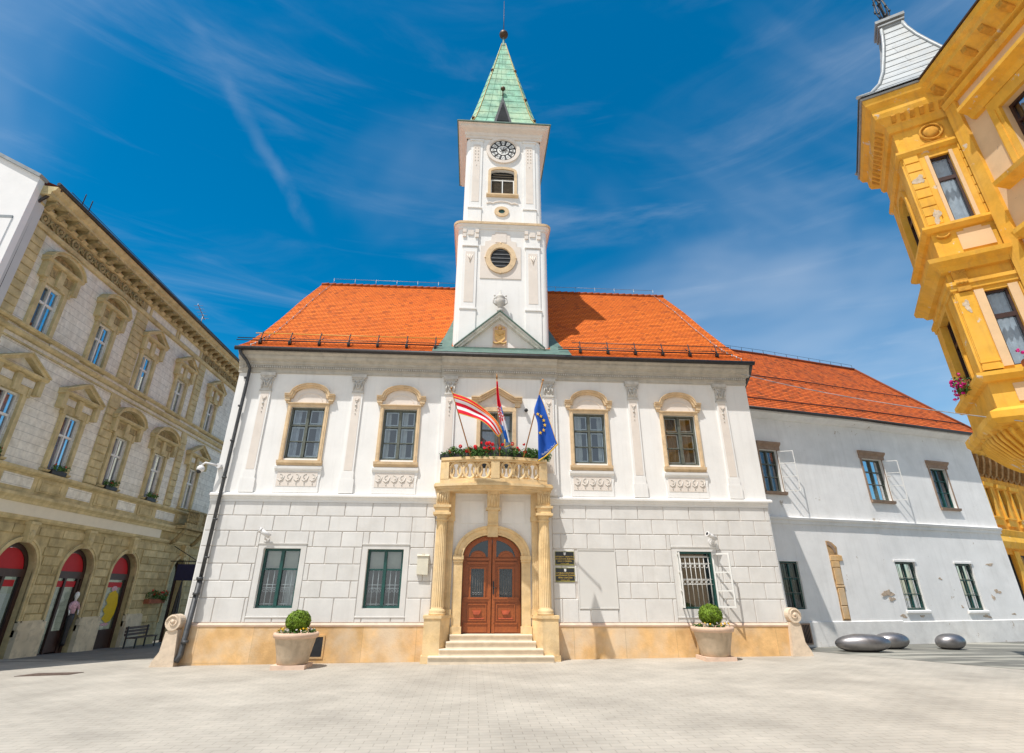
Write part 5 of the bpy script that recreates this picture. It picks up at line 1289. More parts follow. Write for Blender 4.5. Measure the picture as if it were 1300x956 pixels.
hg=[(c-.98,c+.98,-.6,3.62,.95) for c in CG]+[(12.9,14.5,-.6,3.6,.8)]
m=MB(FL); m.wall(Y0,YE,-1,5.9,hg,.03,.5); m.build('ground_floor_wall','tanshade',LB)
rows=[(-.1+.33*i,.23+.33*i) for i in range(13)]
ex=[(c-1.16,c+1.16,-1,3.75) for c in CG]+[(12.7,14.7,-1,3.8)]
m=MB(FL); m.fr=Fr((-16.27,0,0),90); rustic(m,Y0,YE,[(a,b) for a,b in rows],1.3,ex,.05,.02); m.build('rusticated_courses',['tanshade','tan2','tan'],LB)
m=MB(FL)
for c in CG+[13.7]:
    hw=.98 if c<12 else .8; path=[(c-hw,.5),(c-hw,2.66)]+arc(c,2.68,hw,.94,180,0,16)+[(c+hw,2.66),(c+hw,.5)]
    m.cut(); m.ribbon(path,0,.17,.0,.10); m.ribbon(path,.10,.17,.09,.13)
    m.poly([(c-.13,3.58),(c+.13,3.58),(c+.2,4.2),(c-.2,4.2)],.03,.26); m.ball((c,.25,3.85),.14,8,(1,.7,1.3)); m.box(c-.24,c+.24,.03,.3,4.2,4.3)
m.build('arch_mouldings','tan',LB)
m=MB(FL)
cg=[Y0+.1]+CG+[11.4]
for a,b in zip([-2.9,-.32,2.98,6.33,9.63],[-2.28,1.02,4.37,7.67,12.0]):
    if b-a<.3: continue
    m.cut(); zb=-.45; m.box(a,min(b,a+1.35),.03,.22,zb,.72); m.box(a-.02,min(b,a+1.35)+.02,.03,.18,.72,.95)
    m.box(a,min(b,a+1.35),.03,.13,.95,1.0)
m.build('pier_base','tanbase',LB)
# fascia band and mouldings
m=MB(FL); m.box(Y0+.2,10.7,.03,.20,4.46,4.86); m.build('shop_fascia','fascia',LB)
m=MB(FL)
m.prof(Y0,YE,[(0,4.86),(.24,4.86),(.26,4.95),(.36,5.05),(.36,5.15),(0,5.2)]); m.prof(Y0,YE,[(0,5.2),(.10,5.2),(.10,5.85),(0,5.85)]); m.prof(Y0,YE,[(0,5.85),(.16,5.85),(.26,5.93),(.26,6.02),(0,6.05)])
m.prof(Y0,YE,[(0,4.30),(.12,4.30),(.18,4.38),(.18,4.46),(0,4.46)])
m.prof(Y0,YE,[(0,10.20),(.10,10.20),(.16,10.28),(.16,10.36),(0,10.38)]); m.prof(Y0,YE,[(0,10.52),(.12,10.52),(.2,10.58),(.2,10.64),(0,10.66)]); m.prof(Y0,YE,[(0,9.98),(.06,9.98),(.06,10.04),(0,10.04)])
m.prof(Y0,YE,[(0,14.10),(.10,14.12),(.14,14.22),(.14,14.28),(0,14.3)]); m.prof(Y0,YE,[(0,14.75),(.12,14.78),(.18,14.86),(.18,14.92),(0,14.95)])
m.prof(Y0-.2,YE+.4,[(0,15.12),(.55,15.12),(.55,15.24),(.66,15.30),(.72,15.44),(0,15.5)])
m.build('string_mouldings','tan',LB)
m=MB(FL); y=Y0+.2
while y<YE:
    m.cut(); m.prof(y,y+.24,[(.05,15.12),(.52,15.12),(.52,15.00),(.34,14.94),(.20,14.80),(.05,14.80)]); y+=.62
m.build('modillions','tandark',LB)
m=MB(FL)
for a,b in((Y0,4.6),(10.6,YE)):
    m.cut()
    m.box(a,b,.0,.035,14.28,14.78); y=a+.5
    while y<b-.3:
        m.ring(y,14.53,.12,.22,.03,.10,14); m.ball((y,.06,14.53),.09,8); m.tube([(y+.25,.05,14.4),(y+.36,.09,14.6),(y+.5,.07,14.52),(y+.6,.05,14.66)],.045,5); m.tube([(y+.27,.05,14.66),(y+.4,.09,14.45),(y+.55,.07,14.4)],.04,5); y+=.86
m.build('frieze_ornament','tandark',LB)
m=MB(FL)
for y in(4.9,7.5,7.75,10.3): m.box(y,y+.14,0,.06,14.28,14.78)
for a,b in((4.0,4.86),(10.5,11.2)):
    m.cut()
    for k in range(11): m.block(a,b,10.70+.305*k,10.98+.305*k,.10,.02)
    for k in range(11): m.block(a+.05,b-.05,6.1+.33*k,6.40+.33*k,.10,.02)
m.cut()
for k in range(11): m.block(-2.95,-2.15,10.70+.305*k,10.98+.305*k,.10,.02); m.block(-2.95,-2.15,6.1+.33*k,6.4+.33*k,.10,.02)
m.box(4.02,4.84,0,.05,10.6,14.12); m.box(10.52,11.18,0,.05,10.6,14.12); m.box(4.07,4.79,0,.05,6.05,9.98); m.box(10.57,11.13,0,.05,6.05,9.98); m.box(-2.93,-2.17,0,.05,6.05,14.1)
m.build('quoined_pilasters','tan',LB)
m=MB(FL)   # panels below the sills
for c in C1:
    m.cut(); m.box(c-.7,c+.7,.10,.14,5.32,5.78); m.ribbon([(c-.55,5.38),(c-.55,5.72),(c+.55,5.72),(c+.55,5.38)],-.04,0,.13,.17,True)
m.build('sill_panels','tan',LB)
m=MB(FL)
for a,b in zip(C1,C1[1:]): m.cut(); m.box(a+.95,b-.95,.10,.125,5.36,5.76)
for a,b in zip(C2,C2[1:]): m.cut(); m.box(a+.8,b-.8,.0,.06,10.38,10.52)
m.build('light_panels','brickwhite',LB)
def left_window(c,z0,z1,hw,kind,span,zb,zp,red=False):
    wdw=casement(LB,FL,c-hw,c+hw,z0,z1,-.10,'whitewood',2,(.36,),.05,'glass',('pinkcloth' if red else 'curtain',[(.05,.36),(.66,.95)],.0),mull=.035,bar=.05)
    m=MB(FL); t=.19
    m.box(c-hw-t,c-hw,0,.12,z0,z1); m.box(c+hw,c+hw+t,0,.12,z0,z1); m.box(c-hw-t,c+hw+t,0,.121,z1,z1+.28)
    m.box(c-hw-t-.06,c-hw-t+.08,0,.16,z1-.05,z1+.28); m.box(c+hw+t-.08,c+hw+t+.06,0,.16,z1-.05,z1+.28)
    m.prof(c-hw-t-.05,c+hw+t+.05,[(0,z0-.14),(.14,z0-.12),(.2,z0-.04),(0,z0)])
    # frieze, brackets
    m.box(c-span+.16,c+span-.16,0,.09,z1+.28,zb-.02); m.box(c-span+.08,c-span+.3,0,.26,z1+.1,zb); m.box(c+span-.3,c+span-.08,0,.26,z1+.1,zb); m.box(c-.14,c+.14,.08,.2,z1+.02,zb-.02)
    m.prof(c-span,c+span,[(0,zb-.03),(.26,zb),(.32,zb+.06),(.32,zb+.11),(0,zb+.12)])
    if kind=='arch': P=[(c-span,zb+.12)]+arc(c,zb+.10,span-.06,zp-zb-.12,170,10,12)+[(c+span,zb+.12)]
    else: P=[(c-span,zb+.13),(c,zp),(c+span,zb+.13)]
    m.ribbon(P,-.12,0,0,.30); m.ribbon(P,0,.05,0,.36)
    m.build('surround','tan',wdw)
    m=MB(FL); m.poly([(c-span+.18,zb+.12),(c+span-.18,zb+.12),(c,zp-.12)] if kind!='arch' else [(c-span+.18,zb+.12)]+arc(c,zb+.1,span-.22,zp-zb-.28,165,15,10)+[(c+span-.18,zb+.12)],0,.05); m.box(c-span+.36,c-.2,.085,.12,z1+.32,zb-.1); m.box(c+.2,c+span-.36,.085,.12,z1+.32,zb-.1); m.build('tympanum','brickwhite' if kind!='arch' else 'tandark',wdw)
for i,c in enumerate(C2): left_window(c,10.64,12.45,.49,'arch' if i<2 else 'tri',.98,13.18,13.85)
for i,c in enumerate(C1): left_window(c,6.2,8.35,.52,'arch' if i in(2,3) else 'tri',1.18,9.02,9.72,red=i<4)
# shopfronts
for i,c in enumerate(CG):
    n_=-.24
    m=MB(FL); m.ribbon([(c-.97,-.45),(c-.97,2.66)]+arc(c,2.66,.97,.93,180,0,16)+[(c+.97,2.66),(c+.97,-.45)],-.16,0,n_-.05,n_+.05); m.box(c-.9,c+.9,n_-.05,n_+.07,2.46,2.72)
    if i in(0,1): m.box(c-.06,c+.06,n_-.05,n_+.06,-.4,2.46)
    m.box(c-.85,c+.85,n_-.04,n_+.03,-.45,.42 if i!=2 else -.2)
    if i==2: m.box(c-.16,c-.05,n_-.05,n_+.06,-.4,2.46); m.box(c-.05,c+.60,n_-.04,n_+.03,-.45,.55); m.box(c+.6,c+.72,n_-.05,n_+.06,-.4,2.46)
    so=m.build('shopfront','mahog',LB)
    m=MB(FL); m.poly([(c-.81,2.72)]+arc(c,2.72,.81,.70,180,0,14)+[(c+.81,2.72)],n_+.0,n_+.015); m.build('fanlight_sign','red',so)
    m=MB(FL); m.quad((c-.81,n_-.02,-.4),(c+.81,n_-.02,-.4),(c+.81,n_-.02,2.5),(c-.81,n_-.02,2.5)); m.build('shop_glass','darkglass',so)
    m=MB(FL); m.box(c-.60,c+.62,n_+.0,n_+.012,2.14,2.36); m.build('shop_sign_strip','red',so)
    m=MB(FL); m.box(c-.97,c+.97,-.5,.14,-.6,-.22+(-.05*i)); m.build('doorstep','tanbase',so)
    if i==3:
        m=MB(FL)
        P=[(c+.05,.62),(c+.35,.70),(c+.52,1.0),(c+.56,1.4),(c+.42,1.8),(c+.12,1.98),(c-.25,1.85),(c-.36,1.55),(c-.20,1.4),(c-.42,1.18),(c-.2,1.0),(c-.34,.8)]
        m.poly([(u+.12,z+.05) for u,z in P],n_+.01,n_+.02); m.build('yellow_sticker','yellowsign',so)
        m=MB(FL); m.disc(c+.15,2.08,.22,.12,n_+.005,n_+.018,14); m.disc(c+.1,.62,.30,.06,n_+.005,n_+.018,14); m.build('pink_sticker','pinkcloth',so)
m=MB(FL); m.ribbon([(12.9,-.5),(12.9,2.8)]+arc(13.7,2.8,.8,.8,180,0,14)+[(14.5,2.8),(14.5,-.5)],-.14,0,-.4,-.3); so=m.build('shopfront','mahog',LB)
m=MB(FL); m.quad((12.9,-.36,-.4),(14.5,-.36,-.4),(14.5,-.36,3.6),(12.9,-.36,3.6)); m.build('shop_glass','darkglass',so)
# balcony at the corner bay
m=MB(FL); m.plan([(11.6,0),(11.8,.85),(14.6,.85),(14.8,0)],5.05,5.22); bo=m.build('balcony','tandark',LB)
m=MB(FL); m.box(11.8,14.6,.74,.84,5.22,5.34); m.box(11.8,14.6,.72,.86,5.95,6.05)
for k in range(15): y=11.9+.18*k; m.lathe((y,.79),[(.03,5.34),(.06,5.5),(.03,5.7),(.05,5.95)],6)
m.box(13.0,13.5,.72,.86,5.3,5.98); m.build('balustrade','tandark',bo)
m=MB(FL)
for y in(12.0,14.2): m.cut(); m.tube([(y,.1,4.3),(y,.35,4.45),(y,.6,4.8),(y,.75,5.05)],[.08,.12,.12,.1],7)
m.build('console','tandark',bo)
m=MB(FL); m.tube([(Y0-.3,.78,15.50),(YE+.3,.78,15.50)],.07,8); m.tube([(Y0+.0,.7,15.45),(Y0-.05,.4,15.2),(Y0-.08,.1,14.8),(Y0-.08,.12,0)],.06,8); m.build('gutter','gutter',LB)
m=MB(FL); m.quad((Y0,.78,15.54),(YE,.78,15.54),(YE,-4,17.5),(Y0,-4,17.5)); ro=m.build('roof','tileold',LB)
m=MB(FL)
for a in(0,.4): m.tube([(-1.6+a,.4,15.5),(-2.0+a,.75,16.1)],.02,5)
m.tube([(-2.4,.55,15.85),(16,.55,15.80)],.015,5); m.build('roof_rail','black',ro)
m=MB(FL); m.tube([(9.0,.3,15.6),(9.0,.3,16.5)],.025,5); m.tube([(8.2,.3,16.75),(9.3,.3,16.30)],.02,5)
for k in range(5): m.tube([(8.3+.22*k,.05,16.7-.09*k),(8.3+.22*k,.55,16.7-.09*k)],.012,4)
T=m.build('roof_aerial','steel'); tag(T,'small rooftop television aerial on the olive building','aerial')
# flower boxes on sills
for i,c in enumerate(C1[:4]):
    T=thing('flower_box','green plants in the %s window box along the first floor of the olive building'%('nearest','second nearest','third nearest','fourth nearest')[i],'flower box',FL(c,.2,6.2),'window boxes on the olive building')
    m=MB(FL); m.box(c-.40,c+.40,.06,.26,6.04,6.2); child(m,'box','black',T)
    m=MB(); 
    for k in range(9): leaves(m,FL(c+random.uniform(-.38,.38),.2+random.uniform(-.05,.12),6.24+random.uniform(0,.14)),(.12,.10,.12),45,.035)
    child(m,'foliage','leafd',T)
    m=MB()
    for k in range(3): blossom(m,FL(c+random.uniform(-.4,.4),.3,6.3+random.uniform(0,.12)),.035,6)
    child(m,'blossoms','redflower',T)
T=thing('flower_box','long wall box of red geraniums beside the third shop arch','flower box',FL(12,.2,1.4))
m=MB(FL); m.box(10.95,12.5,.08,.34,1.42,1.62); child(m,'box','terracotta',T)
m=MB()
for k in range(22): leaves(m,FL(random.uniform(10.9,12.6),.22+random.uniform(-.08,.2),1.72+random.uniform(-.12,.2)),(.16,.13,.15),50,.035)
child(m,'foliage','leafd',T)
m=MB()
for k in range(16): blossom(m,FL(random.uniform(10.9,12.6),.35,1.85+random.uniform(-.1,.18)),.05,9)
child(m,'blossoms','redflower',T)
# mannequin in the doorway of the second arch (T-shirt display)
T=thing('mannequin','dressed shop mannequin in a pale top standing in the second shop arch','mannequin',FL(6.0,-.1,-.2))
m=MB(FL); m.lathe((6.02,-.05),[(.10,.0),(.11,.1),(.10,.5),(.16,.95),(.14,1.15)],12,sy=.7); child(m,'lower_body','black',T)
m=MB(FL); m.lathe((6.02,-.05),[(.13,1.1),(.15,1.3),(.19,1.5),(.16,1.58),(.06,1.62)],12,sy=.6)
for sg in(-1,1): m.tube([(6.02+sg*.17,-.05,1.54),(6.02+sg*.26,-.03,1.42),(6.02+sg*.28,.0,1.30)],[.06,.055,.05],7)
child(m,'top','pinkcloth',T)
m=MB(FL); m.lathe((6.02,-.05),[(.045,1.6),(.045,1.7),(.08,1.76),(.09,1.85),(.06,1.94),(.01,1.97)],12)
for sg in(-1,1): m.tube([(6.02+sg*.28,.0,1.30),(6.02+sg*.27,.03,1.1)],[.035,.025],6)
child(m,'head_and_arms','whitewood',T)
# bench, menu board, closed parasol and navy sign at the street corner
T=thing('street_bench','dark wooden street bench against the olive building wall','bench',(-15.3,9.4,zg(-15.3,9.4)))
fb=Fr((-15.4,8.5,zg(-15.3,9.4)),90)
m=MB(fb)
for k in range(3): m.box(0,1.9,.1+.15*k,.22+.15*k,.42,.46)
child(m,'seat','mahog',T)
m=MB(fb)
for k in range(3): m.box(0,1.9,.0,.04,.52+.13*k,.62+.13*k)
child(m,'backrest','mahog',T)
for u in(.1,1.75):
    for n_ in(.02,.48): m=MB(fb); m.box(u,u+.06,n_,n_+.05,0,.44 if n_>.1 else .9); child(m,'leg','black',T)
T=thing('closed_parasol','dark closed parasol standing at the corner of the side street','parasol',(-15.1,12.0,zg(-15.1,12.0)))
fp=Fr((-15.1,12.0,zg(-15.1,12.0)),0)
m=MB(fp); m.tube([(0,0,0),(0,0,3.0)],.03,8); child(m,'pole','black',T)
m=MB(fp); m.lathe((0,0),[(.13,.95),(.17,1.2),(.14,1.7),(.10,2.3),(.04,2.85)],14,flute=.25); child(m,'canopy','black',T)
m=MB(fp); m.lathe((0,0),[(.3,0),(.3,.07),(.08,.1)],16); child(m,'base','black',T)
T=thing('projecting_sign','navy blue box sign on a black arm projecting by the side street','sign',(-15.1,12.6,2.9))
m=MB(); m.box(-15.75,-14.75,-12.65,-12.5,2.50,3.30); child(m,'panel','navy',T)
m=MB(); m.tube([(-16.2,12.6,3.45),(-14.7,12.6,3.45)],.025,6,world=True); m.tube([(-16.2,12.6,4.2),(-14.8,12.6,3.45)],.02,6,world=True)
for x in(-15.6,-14.9): m.tube([(x,12.6,3.45),(x,12.6,3.28)],.015,5,world=True)
child(m,'arm','black',T)
# white neighbour
WB=thing('white_gabled_building','plain white building with a sloping top beside the olive building','building',(-17,-6,0))
FWB=Fr((-16.12,-3.45,0),0)
m=MB(FWB); m.poly([(-12,-1),(0,-1),(0,15.72),(-2.2,16.85),(-6,18.9),(-12,15.8)],-.25,0); m.build('gable_wall','whitehouse',WB)
m=MB(FWB); m.ribbon([(.08,15.70),(-2.2,16.87),(-6,18.92)],-.02,.10,-.3,.10); m.box(-12,-.28,0,.05,13.80,13.90); m.build('coping','zincd',WB)
m=MB(FWB); m.poly([(-12,-1),(-.28,-1),(-.28,13.80),(-12,13.80)],0,.04); m.build('lower_wall','whitehouse',WB)
m=MB(Fr((-16.14,-3.19,0),90)); m.box(0,.42,-.8,0,-1,15.55); m.build('return_wall','whiteshade',WB)

# ================================================================== YELLOW CORNER BUILDING
YB=thing('yellow_corner_building','peeling yellow building with a corner oriel tower under a concave metal roof','building',(14,-9,0))
aA=math.degrees(math.atan2(-.545,.839)); BC=Vector((12.62,-8.10,0))
FYA=Fr(BC,aA); LBw=3.0
uB=Vector((.545,.839,0)); FYB=Fr(BC+uB*LBw,aA+270-360 if False else math.degrees(math.atan2(-.839,-.545)))
FYM=Fr((13.75,-9.0,0),math.degrees(math.atan2(-.995,-.105)))
WA=3.0
# main wall
mh=[(1.40,3.0,11.9,13.75),(1.4,3.0,7.2,9.6),(5.2,6.8,11.9,13.75),(5.2,6.8,7.2,9.6)]
m=MB(FYM); m.wall(0,12,-1,16,mh,0,.3); m.quad((12,0,-1),(12,-8,-1),(12,-8,16),(12,0,16)); m.quad((0,-8,-1),(12,-8,-1),(12,-8,16),(0,-8,16)); m.quad((0,0,16),(12,0,16),(12,-8,16),(0,-8,16))
m.build('wall','creamwall',YB)
for (a,b,c,d) in mh:
    w_=casement(YB,FYM,a,b,c,d,-.2,'mahog',2,(.3,),.07,'glass',('curtain',[(.05,.95)],0),mull=.04)
    m=MB(FYM); m.box(a-.30,a,0,.10,c,d); m.box(b,b+.30,0,.10,c,d); m.box(a-.30,b+.30,0,.101,d,d+.34); m.box(a-.25,a-.1,.1,.13,c,d); m.box(b+.1,b+.25,.1,.13,c,d)
    m.prof(a-.75,b+.75,[(0,d+.34),(.12,d+.36),(.2,d+.5),(.42,d+.62),(.42,d+.74),(0,d+.80)]); m.prof(a-.75,b+.75,[(0,c-.28),(.35,c-.18),(.38,c-.06),(0,c)])
    m.build('surround','yellow',w_)
m=MB(FYM); m.box(0,.38,0,.10,-1,15.2); m.prof(0,12,[(0,15.1),(.12,15.12),(.16,15.3),(0,15.32)]); m.prof(.45,12,[(0,10.2),(.2,10.22),(.28,10.4),(0,10.45)]); m.build('corner_pilaster','yellow',YB)
cpy=[(0,15.45),(.14,15.5),(.16,15.62),(.46,15.86),(.48,15.98),(.58,16.06),(.62,16.22),(0,16.24)]
m=MB(FYM); m.prof(-.6,12.5,cpy); mc=m.build('main_cornice','yellow',YB)
m=MB(FYM)
for k in range(18): u=.2+.64*k; m.cut(); m.prof(u,u+.17,[(.12,15.84),(.44,15.84),(.42,15.70),(.28,15.60),(.14,15.54)])
m.build('cornice_bracket','yellowd',mc)
m=MB(FYM); m.prof(-.6,12.5,[(0,16.24),(.66,16.24),(.66,16.29),(0,16.5)]); m.build('eaves_edge','bronze',mc)
# oriel body
oh_a=[(.62,1.12,7.15,9.25),(.62,1.10,11.5,13.8)]
oh_b=[(.9,2.1,7.15,9.25),(.9,2.1,11.5,13.5,.45)]
OR=MB(FYA); OR.wall(0,WA,5.9,15.4,oh_a,0,.2); OR.fr=FYB; OR.wall(0,LBw,5.9,15.4,oh_b,0,.2); OR.fr=FYA
OR.quad((0,-LBw,5.9),(WA,-LBw,5.9),(WA,-LBw,15.4),(0,-LBw,15.4))
ORO=OR.build('oriel','yellow',YB)
for fr,hs in((FYA,oh_a),(FYB,oh_b)):
    for i,h in enumerate(hs):
        a,b,c,d=h[:4]
        casement(ORO,fr,a,b,c,d if len(h)<5 else d,-.12,'mahog',1 if fr is FYA else 2,(.34,),.05,'glass' if fr is FYA else 'darkglass',('curtain',[(.1,.9)],0) if fr is FYA else None,bar=.07)
m=MB(FYA)
for (a,b,c,d) in oh_a:
    wq=.20 if c<8 else .09
    m.cut(); m.box(a-wq,a,0,.035,c,d+.06); m.cut(); m.box(b,b+wq,0,.035,c,d+.06)
m.build('window_surrounds','creamwall',ORO)
def oriel_course(mb,sec,):
    """mouldings wrapping both faces with a mitred corner"""
    A=[];B=[];C=[]; mb.cut()
    for n_,z in sec:
        A.append(mb.w(FYA(1.75 if n_<.5 else 1.75,n_,z))); 
        # corner: offset along both normals
        B.append(mb.w(BC+FYA.N*n_+FYB.N*n_+Vector((0,0,z)))); C.append(mb.w(FYB(-n_,n_,z)))
    for i in range(len(sec)-1):
        mb.face((A[i],B[i],B[i+1],A[i+1])); mb.face((B[i],C[i],C[i+1],B[i+1]))
    k=len(sec); D=[mb.w(FYB(-sec[i][0],-LBw+.0,sec[i][1])) for i in range(k)]
    for i in range(k-1): mb.face((C[i],D[i],D[i+1],C[i+1]))
m=MB()
oriel_course(m,[(0,5.72),(.14,5.74),(.22,5.86),(.22,6.02),(.08,6.10),(0,6.14)])
oriel_course(m,[(0,6.78),(.10,6.80),(.20,6.92),(.20,7.02),(0,7.08)])
oriel_course(m,[(0,9.36),(.05,9.38),(.06,9.50),(.10,9.52),(.10,9.62),(0,9.64)])
oriel_course(m,[(0,9.92),(.12,9.94),(.18,10.06),(.34,10.18),(.36,10.30),(.04,10.36),(0,10.40)])
oriel_course(m,[(0,11.22),(.08,11.24),(.18,11.34),(.18,11.42),(0,11.47)])
oriel_course(m,[(0,14.0),(.06,14.02),(.12,14.12),(.12,14.2),(0,14.24)])
oriel_course(m,[(0,15.0),(.08,15.02),(.12,15.14),(.12,15.26),(.34,15.48),(.38,15.62),(.38,15.86),(.50,15.98),(.54,16.12),(.54,16.20),(0,16.22)])
m.build('oriel_mouldings','yellow',ORO)
m=MB(); oriel_course(m,[(0,16.20),(.58,16.205),(.60,16.26),(0,16.34)]); m.build('oriel_eaves','zincd',ORO)
m=MB()
for fr,W_ in((FYA,1.7),(FYB,LBw)):
    m.fr=fr; u=.06
    while u<W_-.1: m.prof(u,u+.11,[(.10,15.52),(.34,15.52),(.34,15.44),(.2,15.3),(.12,15.28)]); u+=.24
m.build('dentil_brackets','yellowd',ORO)
m=MB(FYA)   # panels, wreaths, medallion, capitals
m.box(.55,1.28,0,.03,10.55,11.12); m.box(.72,1.11,0,.032,11.12,11.18) ; m.cut(); m.box(.45,1.2,0,.03,6.25,6.70); m.build('cream_panel','creamwall',ORO)
m=MB(FYA)
for c in(.25,1.52):
    m.tube([(c+.15*math.cos(R(200+14*k)),.05,11.16+.12*math.sin(R(200+14*k))) for k in range(11)],.035,6)
m.tube([(.90+.27*math.cos(R(18*k)),.05,14.66+.27*math.sin(R(18*k))) for k in range(20)],.035,6,closed=True); m.ball((.90,.03,14.66),.2,12,(1,.3,1))
for k in range(4): m.box(.55,1.2,0,.05,14.22+.07*k-.17,14.22+.07*k-.13)
for c in(.24,1.5):
    m.box(c-.14,c+.14,0,.11,9.32,9.44)
    for j in(-1,0,1): m.ball((c+.09*j,.09,9.56),.06,7); m.ball((c+.09*j,.08,9.86),.05,7)
    m.box(c-.15,c+.15,0,.10,9.62,9.94)
m.build('oriel_ornament','yellowd',ORO)
m=MB(FYA)
for z0,zz_ in((7.1,9.3),(11.5,14.0)):
    for a,b in((.02,.38),(1.34,1.72)):
        m.cut()
        if z0<8: m.box(a,b,0,.045,z0,zz_); m.box(a-.03,b+.03,0,.07,z0,z0+.12); m.box(a-.02,b+.02,0,.06,z0+.2,z0+.26)
        else:
            k=z0
            while k<zz_-.2: m.block(a,b,k+.01,k+.30,.045,.012); k+=.32
m.fr=FYB
for a,b in((.1,.6),(2.4,2.96)): m.cut(); m.box(a,b,0,.05,7.1,9.3); m.box(a,b,0,.05,11.5,14.0)
m.cut(); m.ribbon([(.9,11.5),(.9,13.05)]+arc(1.5,13.05,.6,.5,180,0,10)+[(2.1,13.05),(2.1,11.5)],0,.16,0,.09)
m.cut(); m.ribbon([(.9,7.15),(.9,9.25),(2.1,9.25),(2.1,7.15)],0,.14,0,.09)
m.build('oriel_pilasters','yellow',ORO)
def patchY(fr,u,z,ru,rz,seed):
    rd=random.Random(seed); K=40; P=[]; ph=[rd.random()*6.28 for _ in range(5)]
    for k in range(K):
        a=2*math.pi*k/K; r=.8+.26*math.sin(2*a+ph[0])+.20*math.sin(3*a+ph[1])+.12*math.sin(5*a+ph[2])+.07*math.sin(9*a+ph[3])+.05*rd.random(); P.append((u+ru*r*math.cos(a),z+rz*r*math.sin(a)))
    q=MB(fr); q.poly(P,.046,.053); q.build('bare_plaster_patch','bareplaster',ORO)
patchY(FYA,.20,13.1,.13,.2,21); patchY(FYA,.28,11.75,.11,.26,22); patchY(FYA,1.52,13.5,.12,.1,23); patchY(FYA,.17,8.9,.10,.16,24); patchY(FYA,1.5,8.2,.1,.3,25); patchY(FYA,1.5,7.5,.1,.1,26)
# ribbed corbel below the oriel
m=MB(); cen=BC+FYA.U*1.55-FYA.N*1.45
secz=[(1.05,5.74),(1.0,5.62),(1.0,5.58),(.94,5.48),(.94,5.44),(.85,5.30),(.85,5.26),(.74,5.10),(.74,5.06),(.6,4.93),(.6,4.9),(.42,4.76),(.42,4.73),(.15,4.60)]
K=96; rings=[]
base=[]
for j in range(K):
    a=2*math.pi*j/K; d=FYA.U*math.cos(a)+FYA.N*math.sin(a)
    # square-ish plan blended to a circle
    cu,su=math.cos(a),math.sin(a); sqr=1/max(abs(cu),abs(su)); base.append((d,1.55*(sqr*.55+.45*1.15)))
for f_,z in secz:
    rings.append([m.w(cen+d*(r*f_*(1-.075*(j%4<2)))+Vector((0,0,z))) for j,(d,r) in enumerate(base)])
for a,b in zip(rings,rings[1:]):
    for j in range(K): l=(j+1)%K; m.face((a[j],a[l],b[l],b[j]))
m.face(rings[0]); m.face(rings[-1]); q=[m.w(BC+FYA.U*a+FYB.N*0-FYA.N*b+Vector((0,0,5.735))) for a,b in((0,0),(3,0),(3,3),(0,3))]; m.face(q)
for j in range(0,K,2):
    d,r=base[j]; m.tube([cen+d*(r*f_)+Vector((0,0,z-.01)) for f_,z in ((1.02,5.66),(.99,5.52),(.92,5.38),(.82,5.18),(.70,5.0),(.55,4.85),(.35,4.70),(.15,4.62))],[.05,.05,.046,.042,.036,.028,.018,.01],6,world=True)
m.build('ribbed_corbel','yellow',ORO)
# concave turret roof
a_=1.62; tcx=BC+FYA.U*1.38-FYA.N*1.38
m=MB(); prof_=[(2.02,16.30),(1.52,16.75),(1.16,17.3),(.88,18.0),(.66,18.8),(.48,19.5),(.36,20.1),(.31,20.5)]
rg=[[m.w(tcx+FYA.U*(h*sx)+FYA.N*(h*sy)+Vector((0,0,z))) for sx,sy in((-1,1),(1,1),(1,-1),(-1,-1))] for h,z in prof_]
for a,b in zip(rg,rg[1:]):
    for i in range(4): m.face((a[i],a[(i+1)%4],b[(i+1)%4],b[i]))
TR=m.build('turret_roof','zinc',YB)
m=MB()
def th(z):
    for (h0,z0),(h1,z1) in zip(prof_,prof_[1:]):
        if z0<=z<=z1: return h0+(h1-h0)*(z-z0)/(z1-z0)
    return .3
z=16.55
while z<20.4:
    h=th(z)+.008; m.tube([tcx+FYA.U*(h*sx)+FYA.N*(h*sy)+Vector((0,0,z)) for sx,sy in((-1,1),(1,1),(1,-1),(-1,-1))],.013,4,closed=True,world=True); z+=.33
m.build('sheet_seams','zincd',TR)
m=MB()
for sx,sy in((-1,1),(1,1),(1,-1),(-1,-1)): m.tube([tcx+FYA.U*(h*sx)+FYA.N*(h*sy)+Vector((0,0,z+.02)) for h,z in prof_],.06,6,world=True)
m.build('hip_rolls','zinc',TR)
m=MB(Fr(tcx,aA)); 
for h,z0,z1 in((.34,20.45,20.56),(.40,20.56,20.62),(.33,20.62,20.72),(.44,20.72,20.84)): m.plan([(-h,-h),(h,-h),(h,h),(-h,h)],z0,z1)
m.build('turret_cap','zincd',TR)
m=MB(Fr(tcx,aA))
for k in range(9):
    a=R(40*k); P=[(0,0,20.8),(.12*math.cos(a),.12*math.sin(a),21.1+.1*(k%3)),(.20*math.cos(a+.3),.20*math.sin(a+.3),21.5+.2*(k%3)),(.14*math.cos(a+.6),.14*math.sin(a+.6),22.2+.2*(k%2))]
    m.tube(P,.02,5); 
    for q in P[1:]: m.ball(q,.05,6)
m.tube([(0,0,20.8),(0,0,24)],.03,6); m.build('iron_finial','black',TR)
